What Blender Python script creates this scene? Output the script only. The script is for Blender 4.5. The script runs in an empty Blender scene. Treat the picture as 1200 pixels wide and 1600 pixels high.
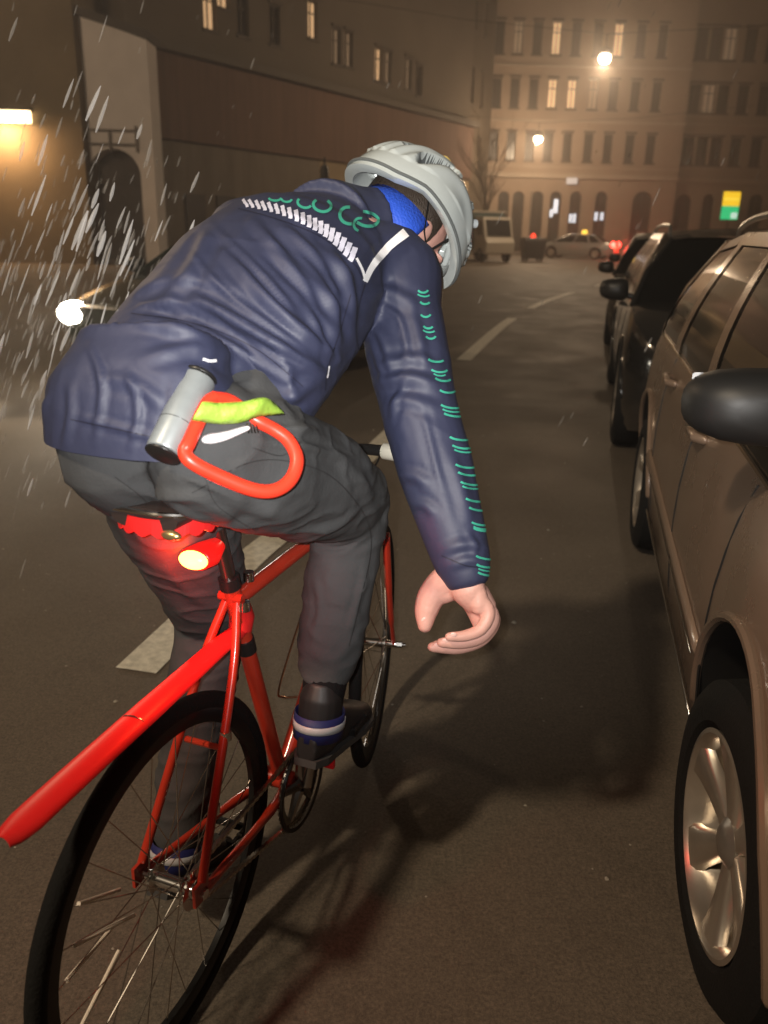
import bpy, bmesh, math, random
import numpy as np
from mathutils import Vector, Matrix, noise
from mathutils.bvhtree import BVHTree
random.seed(7)
rad = math.radians
sc = bpy.context.scene
col = sc.collection

# ------------------------------------------------------------------ camera
CH, CP, CR, CF = 1.433, rad(18.9), rad(1.4), 1290.0
_f = np.array([0, math.cos(CP), -math.sin(CP)])
_R0 = np.array([1., 0, 0]); _D0 = np.cross(_f, _R0)
_R = _R0*math.cos(CR) - _D0*math.sin(CR); _D = _D0*math.cos(CR) + _R0*math.sin(CR)
_C = np.array([0, 0, CH])
def pr(p):
    d = np.asarray(p, float) - _C; z = d @ _f
    return 600 + CF*(d @ _R)/z, 800 + CF*(d @ _D)/z, z
def ray(x, y): return _f + _R*(x-600)/CF + _D*(y-800)/CF
def un(x, y, z): return Vector(_C + ray(x, y)*z)
def gr(x, y, h=0.):
    r = ray(x, y); return Vector(_C + r*((h-CH)/r[2]))
cd = bpy.data.cameras.new('camera'); cam = bpy.data.objects.new('camera', cd); col.objects.link(cam)
cd.sensor_fit = 'VERTICAL'; cd.sensor_height = 36; cd.sensor_width = 27; cd.lens = CF/1600*36
cd.clip_start = 0.02; cd.clip_end = 600
m = Matrix((( _R[0], -_D[0], -_f[0], 0), (_R[1], -_D[1], -_f[1], 0), (_R[2], -_D[2], -_f[2], CH), (0, 0, 0, 1)))
cam.matrix_world = m
sc.camera = cam
cd.dof.use_dof = True; cd.dof.focus_distance = 1.62; cd.dof.aperture_fstop = 4.0
sc.render.resolution_x = 768; sc.render.resolution_y = 1024

# ------------------------------------------------------------------ world, exposure
w = bpy.data.worlds.new('World'); sc.world = w; w.use_nodes = True
nt = w.node_tree; nt.nodes.clear()
bg = nt.nodes.new('ShaderNodeBackground'); out = nt.nodes.new('ShaderNodeOutputWorld')
bg.inputs[0].default_value = (0.100, 0.076, 0.052, 1); bg.inputs[1].default_value = 0.14
nt.links.new(bg.outputs[0], out.inputs[0])
sc.view_settings.view_transform = 'Standard'; sc.view_settings.look = 'None'
sc.view_settings.exposure = .28; sc.view_settings.gamma = 1
sc.render.engine = 'CYCLES'
sc.cycles.use_denoising = True
sc.cycles.max_bounces = 6; sc.cycles.sample_clamp_indirect = 4; sc.cycles.volume_bounces = 0
sc.cycles.caustics_reflective = False; sc.cycles.caustics_refractive = False

# ------------------------------------------------------------------ lights
def lamp(name, kind, loc, power, colr, size=0.1, target=None, spot=None, blend=.5):
    ld = bpy.data.lights.new(name, kind); ld.energy = power; ld.color = colr
    if kind == 'AREA': ld.shape = 'DISK'; ld.size = size
    else: ld.shadow_soft_size = size
    if spot: ld.spot_size = rad(spot); ld.spot_blend = blend
    o = bpy.data.objects.new(name, ld); col.objects.link(o); o.location = loc
    if target is not None:
        o.rotation_euler = (Vector(target)-Vector(loc)).to_track_quat('-Z', 'Y').to_euler()
    return o
# the phone's own flash beside the lens, and the hanging street lamp behind the photographer that throws the rider's shadow
FLASH = lamp('phone_flash', 'SPOT', (-.035, -.02, CH+.03), 140, (1, .965, .92), .008, un(670, 390, 3), 78, 1.)
STREET_BACK = (-4.6, -3.6, 7.6)
lamp('street_light', 'SPOT', STREET_BACK, 1900, (1, .81, .58), .30, (1.5, 5, 0), 150, .6)

# ------------------------------------------------------------------ materials
MATS = {}
def mat(name, c, rough=.5, metal=0., var=.0, vscale=8., bump=0., bscale=60., coat=0., emit=None, estr=0., spec=.5, sheen=0., aniso=None, trans=0., rvar=0., drops=0):
    if name in MATS: return MATS[name]
    mm = bpy.data.materials.new(name); mm.use_nodes = True; t = mm.node_tree; b = t.nodes['Principled BSDF']
    b.inputs['Base Color'].default_value = (*c, 1); b.inputs['Roughness'].default_value = rough; b.inputs['Metallic'].default_value = metal
    b.inputs['Coat Weight'].default_value = coat; b.inputs['Coat Roughness'].default_value = .08
    b.inputs['Specular IOR Level'].default_value = spec
    b.inputs['Sheen Weight'].default_value = sheen
    b.inputs['Transmission Weight'].default_value = trans
    if emit: b.inputs['Emission Color'].default_value = (*emit, 1); b.inputs['Emission Strength'].default_value = estr
    tc = t.nodes.new('ShaderNodeTexCoord')
    src = tc.outputs['Object']
    if aniso:
        mp = t.nodes.new('ShaderNodeMapping'); mp.inputs['Scale'].default_value = aniso; t.links.new(src, mp.inputs[0]); src = mp.outputs[0]
    if var or rvar:
        n = t.nodes.new('ShaderNodeTexNoise'); n.inputs['Scale'].default_value = vscale; n.inputs['Detail'].default_value = 6; n.inputs['Roughness'].default_value = .62
        t.links.new(src, n.inputs['Vector'])
    if var:
        r = t.nodes.new('ShaderNodeMapRange'); r.inputs[1].default_value = .3; r.inputs[2].default_value = .7
        r.inputs[3].default_value = 1-var; r.inputs[4].default_value = 1+var
        t.links.new(n.outputs[0], r.inputs[0])
        mx = t.nodes.new('ShaderNodeVectorMath'); mx.operation = 'SCALE'; mx.inputs[0].default_value = c
        t.links.new(r.outputs[0], mx.inputs['Scale']); t.links.new(mx.outputs[0], b.inputs['Base Color'])
    if rvar:
        r2 = t.nodes.new('ShaderNodeMapRange'); r2.inputs[1].default_value = .3; r2.inputs[2].default_value = .7
        r2.inputs[3].default_value = max(.05, rough-rvar); r2.inputs[4].default_value = min(1, rough+rvar)
        t.links.new(n.outputs[0], r2.inputs[0]); t.links.new(r2.outputs[0], b.inputs['Roughness'])
    if drops:
        vv = t.nodes.new('ShaderNodeTexVoronoi'); vv.inputs['Scale'].default_value = drops; vv.inputs['Randomness'].default_value = 1; t.links.new(src, vv.inputs['Vector'])
        rr = t.nodes.new('ShaderNodeMapRange'); rr.inputs[1].default_value = .0; rr.inputs[2].default_value = .28; rr.inputs[3].default_value = 1; rr.inputs[4].default_value = 0; t.links.new(vv.outputs['Distance'], rr.inputs[0])
        bq = t.nodes.new('ShaderNodeBump'); bq.inputs['Strength'].default_value = .5; bq.inputs['Distance'].default_value = .0015; t.links.new(rr.outputs[0], bq.inputs['Height']); t.links.new(bq.outputs[0], b.inputs['Coat Normal'])
    if bump:
        n2 = t.nodes.new('ShaderNodeTexNoise'); n2.inputs['Scale'].default_value = bscale; n2.inputs['Detail'].default_value = 5
        t.links.new(src, n2.inputs['Vector'])
        bp = t.nodes.new('ShaderNodeBump'); bp.inputs['Strength'].default_value = bump; bp.inputs['Distance'].default_value = .01
        t.links.new(n2.outputs[0], bp.inputs['Height']); t.links.new(bp.outputs[0], b.inputs['Normal'])
    MATS[name] = mm
    return mm

def asphalt():
    mm = bpy.data.materials.new('wet_asphalt'); mm.use_nodes = True; t = mm.node_tree; b = t.nodes['Principled BSDF']; L = t.links.new
    tc = t.nodes.new('ShaderNodeTexCoord'); N = t.nodes.new
    def nz(scale, det=6, rgh=.6, vec=None):
        n = N('ShaderNodeTexNoise'); n.inputs['Scale'].default_value = scale; n.inputs['Detail'].default_value = det; n.inputs['Roughness'].default_value = rgh
        L(vec or tc.outputs['Object'], n.inputs['Vector']); return n.outputs[0]
    def rng(s, a, bb, c, d):
        r = N('ShaderNodeMapRange'); r.inputs[1].default_value = a; r.inputs[2].default_value = bb; r.inputs[3].default_value = c; r.inputs[4].default_value = d
        L(s, r.inputs[0]); return r.outputs[0]
    def mul(a, bb):
        q = N('ShaderNodeMath'); q.operation = 'MULTIPLY'; L(a, q.inputs[0]); L(bb, q.inputs[1]); return q.outputs[0]
    mp = N('ShaderNodeMapping'); mp.inputs['Rotation'].default_value = (0, 0, rad(17)); mp.inputs['Scale'].default_value = (.7, .16, 1); L(tc.outputs['Object'], mp.inputs[0])
    v = mul(rng(nz(.9), .35, .65, .90, 1.10), rng(nz(120, 4, .85), .32, .68, .50, 1.50))
    v = mul(v, rng(nz(1.6, 5, .6, mp.outputs[0]), .3, .7, .94, 1.06))
    v = mul(v, rng(nz(38, 5, .7), .3, .7, .84, 1.16))
    vo = N('ShaderNodeTexVoronoi'); vo.feature = 'DISTANCE_TO_EDGE'; vo.inputs['Scale'].default_value = .42
    wp = N('ShaderNodeVectorMath'); wp.operation = 'ADD'; nn = N('ShaderNodeTexNoise'); nn.inputs['Scale'].default_value = 2.3; nn.inputs['Detail'].default_value = 6; L(tc.outputs['Object'], nn.inputs['Vector'])
    L(tc.outputs['Object'], wp.inputs[0]); L(nn.outputs['Color'], wp.inputs[1]); L(wp.outputs[0], vo.inputs['Vector']); v = mul(v, rng(vo.outputs['Distance'], .0, .002, .85, 1.))
    v2 = N('ShaderNodeTexVoronoi'); v2.inputs['Scale'].default_value = .5; L(wp.outputs[0], v2.inputs['Vector']); sp = N('ShaderNodeSeparateColor'); L(v2.outputs['Color'], sp.inputs[0]); v = mul(v, rng(sp.outputs[0], 0, 1, .96, 1.04))
    sc_ = N('ShaderNodeVectorMath'); sc_.operation = 'SCALE'; sc_.inputs[0].default_value = (.115, .092, .069); L(v, sc_.inputs['Scale']); L(sc_.outputs[0], b.inputs['Base Color'])
    L(rng(nz(1.3), .35, .65, .60, .72), b.inputs['Roughness'])
    n = nz(150, 4, .85); bp = N('ShaderNodeBump'); bp.inputs['Strength'].default_value = .55; bp.inputs['Distance'].default_value = .004; L(n, bp.inputs['Height'])
    bp2 = N('ShaderNodeBump'); bp2.inputs['Strength'].default_value = .05; bp2.inputs['Distance'].default_value = .01; L(nz(14), bp2.inputs['Height']); L(bp.outputs[0], bp2.inputs['Normal'])
    L(bp2.outputs[0], b.inputs['Normal'])
    return mm

# ------------------------------------------------------------------ mesh helpers
class MB:
    def __init__(s): s.v = []; s.f = []; s.mi = []
    def add(s, V, F, mi=0):
        o = len(s.v); s.v += [tuple(p) for p in V]; s.f += [tuple(i+o for i in f) for f in F]; s.mi += [mi]*len(F); return s
    def box(s, a, b, mi=0):
        x0, y0, z0 = a; x1, y1, z1 = b
        V = [(x0,y0,z0),(x1,y0,z0),(x1,y1,z0),(x0,y1,z0),(x0,y0,z1),(x1,y0,z1),(x1,y1,z1),(x0,y1,z1)]
        return s.add(V, [(0,3,2,1),(4,5,6,7),(0,1,5,4),(1,2,6,5),(2,3,7,6),(3,0,4,7)], mi)
    def rings(s, R, cap=True, mi=0, closed=True):
        n = len(R[0]); V = [p for r in R for p in r]; F = []
        for i in range(len(R)-1):
            for j in range(n if closed else n-1):
                k = (j+1) % n; F.append((i*n+j, i*n+k, (i+1)*n+k, (i+1)*n+j))
        if cap: F.append(tuple(range(n-1, -1, -1))); F.append(tuple((len(R)-1)*n+j for j in range(n)))
        return s.add(V, F, mi)
    def tube(s, P, r, n=10, mi=0, flat=None, up=(0, 0, 1), round_ends=False, closed=False):
        """swept tube; r scalar or list; flat=(a,b) scale in side/up"""
        P = [Vector(p) for p in P]; m_ = len(P)
        rr = list(r) if hasattr(r, '__len__') else [r]*m_
        if round_ends:
            d0 = (P[0]-P[1]).normalized(); d1 = (P[-1]-P[-2]).normalized()
            A, B = P[0], P[-1]; ra, rb = rr[0], rr[-1]
            P = [A+d0*ra*.97, A+d0*ra*.7] + P + [B+d1*rb*.7, B+d1*rb*.97]; rr = [ra*.25, ra*.72] + rr + [rb*.72, rb*.25]; m_ = len(P)
        fl = flat or (1, 1); R = []; prev = None
        for i in range(m_):
            if closed: d = P[(i+1) % m_]-P[i-1]
            else: d = (P[min(i+1, m_-1)]-P[max(i-1, 0)])
            d.normalize()
            if prev is None:
                u = Vector(up); 
                if abs(u.dot(d)) > .98: u = Vector((1, 0, 0))
                a = d.cross(u).normalized()
            else:
                a = (prev - d*prev.dot(d)).normalized()
            b = a.cross(d); prev = a
            R.append([P[i] + a*math.cos(t)*rr[i]*fl[0] + b*math.sin(t)*rr[i]*fl[1] for t in [2*math.pi*k/n for k in range(n)]])
        if closed: R.append(R[0]); return s.rings(R, False, mi)
        return s.rings(R, True, mi)
    def lathe(s, prof, n=32, axis='y', c=(0, 0, 0), mi=0, close=False):
        """prof = [(along axis, radius)]"""
        R = []
        for (h, r) in prof:
            ring = []
            for k in range(n):
                a = 2*math.pi*k/n; p = (r*math.cos(a), h, r*math.sin(a)) if axis == 'y' else ((r*math.cos(a), r*math.sin(a), h) if axis == 'z' else (h, r*math.cos(a), r*math.sin(a)))
                ring.append((p[0]+c[0], p[1]+c[1], p[2]+c[2]))
            R.append(ring)
        if close: R.append(R[0])
        return s.rings(R, not close, mi)
    def ell(s, c, r, n=16, m=10, M=None, mi=0):
        R = []
        for i in range(m+1):
            t = math.pi*min(max(i/m, .02), .98); ring = []
            for k in range(n):
                a = 2*math.pi*k/n
                p = Vector((r[0]*math.sin(t)*math.cos(a), r[1]*math.sin(t)*math.sin(a), -r[2]*math.cos(t)))
                if M: p = M @ p
                ring.append(p+Vector(c))
            R.append(ring)
        return s.rings(R, True, mi)
    def prism(s, poly, d0, d1, ax=1, mi=0):
        """extrude 2D polygon (u,v) along axis ax"""
        def P(u, v, d): return (u, d, v) if ax == 1 else ((u, v, d) if ax == 2 else (d, u, v))
        return s.rings([[P(u, v, d0) for u, v in poly], [P(u, v, d1) for u, v in poly]], True, mi)
    def build(s, name, mats, parent=None, smooth=True, ang=40, world=False, bevel=0, label=None, cat=None, group=None, kind=None, remesh=None, sm_iter=0, thick=0):
        me = bpy.data.meshes.new(name); V = s.v
        if world and parent is not None:
            inv = MINV[parent.name]; V = [tuple(inv @ Vector(p)) for p in V]
        me.from_pydata([tuple(p) for p in V], [], s.f)
        if not isinstance(mats, (list, tuple)): mats = [mats]
        for q in mats: me.materials.append(q)
        me.polygons.foreach_set('material_index', s.mi)
        me.update()
        bm = bmesh.new(); bm.from_mesh(me); bmesh.ops.recalc_face_normals(bm, faces=bm.faces); bm.to_mesh(me); bm.free()
        o = bpy.data.objects.new(name, me); col.objects.link(o)
        if parent is not None: o.parent = parent
        mods = []
        if thick: md = o.modifiers.new('t', 'SOLIDIFY'); md.thickness = thick; md.offset = 0; mods.append(md)
        if bevel: md = o.modifiers.new('b', 'BEVEL'); md.width = bevel; md.segments = 2; md.limit_method = 'ANGLE'; md.angle_limit = rad(35); mods.append(md)
        if remesh:
            md = o.modifiers.new('r', 'REMESH'); md.mode = 'VOXEL'; md.voxel_size = remesh; mods.append(md)
            if sm_iter: md = o.modifiers.new('s', 'SMOOTH'); md.factor = .5; md.iterations = sm_iter; mods.append(md)
        if mods: bake(o)
        if smooth:
            o.data.polygons.foreach_set('use_smooth', [True]*len(o.data.polygons))
            if ang < 180: o.data.set_sharp_from_angle(angle=rad(ang))
        tag(o, label, cat, group, kind)
        return o
def pieces(mb, name, mats, parent, **kw):
    """one object per disconnected shell of the collected shapes"""
    par_ = list(range(len(mb.v)))
    def fd(i):
        while par_[i] != i: par_[i] = par_[par_[i]]; i = par_[i]
        return i
    for f in mb.f:
        r0 = fd(f[0])
        for i in f[1:]: par_[fd(i)] = r0
    g = {}
    for k, f in enumerate(mb.f): g.setdefault(fd(f[0]), []).append(k)
    out_ = []
    for ks in g.values():
        ids = sorted({i for k in ks for i in mb.f[k]}); mp_ = {i: j for j, i in enumerate(ids)}; m2 = MB()
        m2.v = [mb.v[i] for i in ids]; m2.f = [tuple(mp_[i] for i in mb.f[k]) for k in ks]; m2.mi = [mb.mi[k] for k in ks]
        out_.append(m2.build(name, mats, parent, **kw))
    return out_
def bake(o):
    par = o.parent; o.parent = None
    dg = bpy.context.evaluated_depsgraph_get(); dg.update()
    me = bpy.data.meshes.new_from_object(o.evaluated_get(dg)); o.modifiers.clear()
    o.data = me; o.parent = par
    return o
def tag(o, label=None, cat=None, group=None, kind=None):
    if label: o['label'] = label
    if cat: o['category'] = cat
    if group: o['group'] = group
    if kind: o['kind'] = kind
    return o
MINV = {}
def empty(name, loc, rz=0, label=None, cat=None, group=None):
    o = bpy.data.objects.new(name, None); col.objects.link(o); o.location = loc; o.rotation_euler = (0, 0, rz); o.empty_display_size = .1
    MINV[o.name] = (Matrix.Translation(Vector(loc)) @ Matrix.Rotation(rz, 4, 'Z')).inverted()
    return tag(o, label, cat, group)
def curve_pts(P, n):
    """Catmull-Rom through P"""
    P = [Vector(p) for p in P]; Q = [P[0]*2-P[1]] + P + [P[-1]*2-P[-2]]; O = []
    for i in range(len(P)-1):
        a, b, c, d = Q[i:i+4]
        for k in range(n):
            t = k/n; O.append(.5*((2*b)+(c-a)*t+(2*a-5*b+4*c-d)*t*t+(3*b-a-3*c+d)*t**3))
    O.append(P[-1]); return O
def lerp(a, b, t): return a+(b-a)*t
def interp(x, pts):
    if x <= pts[0][0]: return pts[0][1]
    for (a, u), (b, v) in zip(pts, pts[1:]):
        if x <= b: return u+(v-u)*(x-a)/(b-a)
    return pts[-1][1]

# ================================================================== SETTING
def sheet(name, pts, z, m_, kind='structure', label=None, cat=None):
    b = MB(); b.add([(p[0], p[1], z) for p in pts], [tuple(range(len(pts)))]); return b.build(name, m_, kind=kind, label=label, cat=cat, smooth=False)
ASPH = asphalt()
sheet('road', [(-120, -60), (120, -60), (120, 150), (-120, 150)], 0, ASPH, label='damp dark brown asphalt road', cat='road')
PAVE = mat('paving', (.16, .14, .12), .7, var=.2, vscale=3, bump=.3, bscale=30)
KERB = mat('kerb_stone', (.27, .25, .22), .7, var=.15, vscale=9, bump=.3, bscale=40)
PAINT = mat('road_paint', (.62, .58, .48), .6, var=.28, vscale=30, bump=.3, bscale=120)
# painted dashes of the curved centre line (worn paint, 14 cm wide)
LINE = [(-.83, 2.44), (-.715, 2.96), (-.60, 3.5), (-.43, 4.1), (0.03, 5.95), (.90, 9.8), (2.38, 15.57), (4.42, 21.3), (7.6, 28), (12, 34)]
LC = curve_pts([(x, y, 0) for x, y in LINE], 10)
def dash(y0, y1, wd):
    P = [p for p in LC if y0 < p.y < y1]
    def at(y):
        for a, b in zip(LC, LC[1:]):
            if a.y <= y <= b.y: return a.lerp(b, (y-a.y)/(b.y-a.y))
        return LC[-1]
    P = [at(y0)] + P + [at(y1)]; V = []; F = []
    for i, p in enumerate(P):
        d = (P[min(i+1, len(P)-1)]-P[max(i-1, 0)]).normalized(); n = Vector((d.y, -d.x, 0))*wd/2
        V += [tuple(p-n+Vector((0, 0, .004))), tuple(p+n+Vector((0, 0, .004)))]
        if i: F.append((2*i-2, 2*i-1, 2*i+1, 2*i))
    b = MB(); b.add(V, F); b.build('road_marking', PAINT, smooth=False, kind='structure', label='worn white dash of the centre line')
for y0, y1, wd in ((2.46, 4.0, .15), (5.2, 6.3, .15), (9.75, 14.9, .17), (17.0, 22.0, .17), (25, 31, .2)): dash(y0, y1, wd)
# pavement right of the parked cars, with kerb; pavement strips before the buildings
RK = [(1.6, -3), (2.72, 1.3), (3.9, 5.8), (5.2, 10.5), (7.5, 17), (12, 27), (19, 40), (30, 55)]
b = MB(); V = []; F = []
for i, (x, y) in enumerate(RK):
    V += [(x, y, 0), (x, y, .13), (x+.16, y, .13), (x+.16, y, 0)]
    if i:
        for k in range(3): F.append((4*i-4+k, 4*i-3+k, 4*i+1+k, 4*i+k))
b.add(V, F); b.build('kerb', KERB, kind='structure', smooth=False)
b = MB(); V = []; F = []
for i, (x, y) in enumerate(RK):
    V += [(x+.16, y, .126), (x+60, y, .126)]
    if i: F.append((2*i-2, 2*i-1, 2*i+1, 2*i))
b.add(V, F); b.build('pavement', PAVE, kind='structure', smooth=False)
b = MB(); b.box((-60, 31.6, 0), (-11.2, 31.9, .32)); b.build('kerb', mat('pale_kerb', (.42, .38, .31), .7, var=.12, vscale=5), kind='structure', smooth=False)
b = MB(); b.box((-60, 31.9, 0), (-9.9, 33.2, .15)); b.build('pavement', PAVE, kind='structure', smooth=False)
b = MB(); b.box((3, 58.6, 0), (60, 61, .14)); b.build('pavement', PAVE, kind='structure', smooth=False)

LIT = mat('lit_window', (.8, .6, .4), .6, emit=(1, .60, .30), estr=.55)
LITD = mat('dim_lit_window', (.5, .4, .3), .6, emit=(1, .66, .40), estr=.07)
LITB = mat('blue_screen', (.2, .2, .6), .6, emit=(.15, .25, 1), estr=1.0)
LITC = mat('cool_shop_light', (.8, .8, .8), .6, emit=(.72, .85, 1), estr=.8)
PANE = mat('dark_pane', (.055, .042, .032), .3)
FRM = mat('window_frame_paint', (.085, .066, .05), .7)

def facade(root, x0, x1, H, ops, wm, deep=6., z0=0.):
    """wall with real openings; ops = (x0,x1,z0,z1,kind,arch)"""
    xs = sorted({x0, x1, *[o[0] for o in ops], *[o[1] for o in ops]}); zs = sorted({z0, H, *[o[2] for o in ops], *[o[3] for o in ops]})
    b = MB(); RV = .22
    ops = [o for o in ops if o[0] > x0 and o[1] < x1]
    for i in range(len(xs)-1):
        for j in range(len(zs)-1):
            cx, cz = (xs[i]+xs[i+1])/2, (zs[j]+zs[j+1])/2
            if any(o[0] < cx < o[1] and o[2] < cz < o[3] for o in ops): continue
            b.add([(xs[i], 0, zs[j]), (xs[i+1], 0, zs[j]), (xs[i+1], 0, zs[j+1]), (xs[i], 0, zs[j+1])], [(0, 1, 2, 3)])
    for (a, c, d, e, k, ar) in ops:
        b.add([(a, 0, d), (a, RV, d), (a, RV, e), (a, 0, e)], [(0, 1, 2, 3)]); b.add([(c, 0, d), (c, RV, d), (c, RV, e), (c, 0, e)], [(0, 1, 2, 3)])
        b.add([(a, 0, d), (c, 0, d), (c, RV, d), (a, RV, d)], [(0, 1, 2, 3)]); b.add([(a, 0, e), (c, 0, e), (c, RV, e), (a, RV, e)], [(0, 1, 2, 3)])
        if ar:
            r = (c-a)/2; n = 10; mx = (a+c)/2
            for sgn in (-1, 1):
                A = [(mx+sgn*r*math.cos(t), 0, e-r+r*math.sin(t)) for t in [math.pi/2*q/n for q in range(n+1)]]
                cn = (mx+sgn*r, 0, e)
                for q in range(n): b.add([A[q], A[q+1], cn, (A[q][0], RV, A[q][2]), (A[q+1][0], RV, A[q+1][2])], [(0, 1, 2), (0, 1, 4, 3)])
    b.box((x0, .32, z0), (x1, deep, H)); b.box((x0, 0.002, H), (x1, deep, H+.12))
    b.add([(x0, 0, z0), (x0, .32, z0), (x0, .32, H), (x0, 0, H)], [(0, 1, 2, 3)]); b.add([(x1, 0, z0), (x1, .32, z0), (x1, .32, H), (x1, 0, H)], [(0, 1, 2, 3)])
    b.build('wall', wm, root, smooth=False)
    for (a, c, d, e, k, ar) in ops:
        f = MB(); t = .05
        f.box((a, RV-.10, d), (a+t, RV-.02, e)); f.box((c-t, RV-.10, d), (c, RV-.02, e)); f.box((a+t, RV-.10, e-t), (c-t, RV-.02, e)); f.box((a+t, RV-.10, d), (c-t, RV-.02, d+t))
        mx = (a+c)/2; f.box((mx-t/2, RV-.09, d+t), (mx+t/2, RV-.03, e-t)); zz = lerp(d, e, .68); f.box((a+t, RV-.085, zz-t/2), (mx-t/2, RV-.035, zz+t/2)); f.box((mx+t/2, RV-.085, zz-t/2), (c-t, RV-.035, zz+t/2))
        if not ar: f.box((a-.08, -.07, d-.12), (c+.08, -.003, d)); f.box((a-.08, -.09, e+.02), (c+.08, -.003, e+.14))
        fo = f.build('window', FRM, root, smooth=False)
        p = MB(); p.box((a+.002, RV+.004, d+.002), (c-.002, RV+.02, e-.002))
        mt = {'lit': LIT, 'dim': LITD, 'dark': PANE, 'shop': PANE}.get(k, PANE)
        p.build('pane', mt, fo, smooth=False)

def onp(px, py, p0, n):
    r = Vector(ray(px, py)); c = Vector(_C); return c + r*((Vector(p0)-c).dot(n)/r.dot(n))

# ---- long far building facing down the street
YF = 61.
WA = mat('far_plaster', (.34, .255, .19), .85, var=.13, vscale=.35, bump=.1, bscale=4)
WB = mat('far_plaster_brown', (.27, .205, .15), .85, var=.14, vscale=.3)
def FX(px, py): p = onp(px, py, (0, YF, 0), Vector((0, 1, 0))); return p.x, p.z
X0 = FX(733, 300)[0]
litA = {(2, 2): 'dim', (2, 4): 'lit', (2, 7): 'lit', (1, 4): 'lit', (1, 5): 'lit', (1, 6): 'dim', (1, 11): 'dim', (2, 12): 'dim', (3, 6): 'dim'}
colsA = [748, 772, 800, 829, 858, 888, 921, 952, 986, 1019]
colsB = [1082, 1104, 1126, 1157, 1190, 1222]
rows = [(FX(900, 252)[1], FX(900, 208)[1]), (FX(900, 170)[1], FX(900, 124)[1]), (FX(900, 86)[1], FX(900, 34)[1])]
rows.append((rows[2][0]+3.7, rows[2][1]+3.7)); rows.append((rows[3][0]+3.5, rows[3][1]+3.4))
def ops_for(cols, base, idx0, wd):
    O = []
    for ri, (zb, zt) in enumerate(rows):
        for ci, px in enumerate(cols):
            x = FX(px, 210)[0]-base; O.append((x-wd/2, x+wd/2, zb, zt, litA.get((ri, ci+idx0), 'dark'), False))
    return O
ra_ = empty('apartment_building', (X0, YF, 0), 0, 'big plaster corner building with a row of tall ground floor arches behind the taxi', 'building')
opsA = ops_for(colsA, X0, 0, .60)
for px, wd, k in ((785, .75, 'd'), (808, .8, 'd'), (838, .8, 'd'), (866, .8, 'd'), (897, .8, 'd'), (937, .85, 'd'), (1001, 1.35, 'd')):
    x = FX(px, 340)[0]-X0; opsA.append((x-wd/2, x+wd/2, .16, FX(px, 299)[1], k, True))
XE = FX(1056, 300)[0]
facade(ra_, 0, XE-X0, 25, opsA, WA, deep=10)
b = MB()
for zc, h, o in ((FX(900, 276)[1], .28, .22), (FX(900, 190)[1], .14, .1), (FX(900, 262)[1], .08, .1), (FX(900, 104)[1], .12, .1), (24.4, .6, .5)): b.box((-.05, -o, zc-h/2), (XE-X0+.05, -.004, zc+h/2))
pieces(b, 'cornice', mat('cornice_plaster', (.40, .33, .26), .85, var=.1, vscale=.6), ra_, smooth=False)
for px, py, w_, h_ in ((869, 322, .28, .9), (862, 333, .2, .5), (892, 341, .18, .55), (898, 341, .18, .6), (932, 338, .2, .55), (941, 338, .2, .5), (1001, 372, .5, .7)):
    x, z = FX(px, py); b = MB(); b.box((x-X0-w_/2, .12, z-h_/2), (x-X0+w_/2, .16, z+h_/2)); b.build('shop_light', LITC if px < 1000 else LITD, ra_, smooth=False)
for px0, px1 in ((884, 890), (893, 898)):
    x, z = FX(px0, 283); x2 = FX(px1+3, 283)[0]; b = MB(); b.box((x-X0, -.3, z-.2), (x2-X0, -.235, z+.2)); b.build('name_board', mat('pale_board', (.6, .6, .58), .5, emit=(.9, .92, 1), estr=.22), ra_, smooth=False)
rb_ = empty('apartment_building', (XE+.02, YF+.45, 0), 0, 'darker brown plaster building at the far right behind the yellow and green sign', 'building')
opsB = ops_for(colsB, XE+.02, 10, .78)
for px, wd in ((1068, 1.1), (1107, .8), (1182, 1.0), (1222, 1.0)):
    x = FX(px, 340)[0]-XE; opsB.append((x-wd/2, x+wd/2, .16, FX(px, 303)[1], 'd', True))
facade(rb_, 0, 22, 24, opsB, WB, deep=10)
b = MB()
for zc, h, o in ((FX(1100, 282)[1], .28, .2), (FX(1100, 192)[1], .14, .1), (23.5, .5, .4)): b.box((.01, -o, zc-h/2), (22, -.004, zc+h/2))
pieces(b, 'cornice', mat('cornice_brown', (.30, .235, .17), .85), rb_, smooth=False)
# lit shop sign, yellow above green
p = onp(1142, 322, (0, 57.5, 0), Vector((0, 1, 0)))
rs = empty('shop_sign', (p.x, p.y, 0), 0, 'lit shop sign, yellow panel above a green one, over the parked cars', 'sign')
k_ = .0425
b = MB(); b.box((-.58, .08, p.z-.9), (.58, .2, p.z+.95)); b.box((-.06, .1, 0.14), (.06, .18, p.z-.9)); b.build('sign_case', FRM, rs, smooth=False)
b = MB(); b.box((-.55, .04, p.z+.0), (.55, .075, p.z+.88)); b.build('yellow_panel', mat('sign_yellow', (.8, .6, .05), .4, emit=(1, .62, .02), estr=.9), rs, smooth=False)
b = MB(); b.box((-.5, .03, p.z+.40), (.5, .038, p.z+.46)); b.build('stripe', mat('sign_stripe', (.9, .8, .1), .4, emit=(1, .85, .1), estr=.9), rs, smooth=False)
b = MB(); b.box((-.55, .04, p.z-.82), (.55, .075, p.z-.004)); b.build('green_panel', mat('sign_green', (.02, .5, .2), .4, emit=(.02, .62, .22), estr=.8), rs, smooth=False)
b = MB(); b.box((.1, .03, p.z-.75), (.5, .038, p.z-.4)); b.build('white_panel', mat('sign_white', (.8, .8, .8), .4, emit=(.7, 1, .85), estr=.7), rs, smooth=False)

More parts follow.
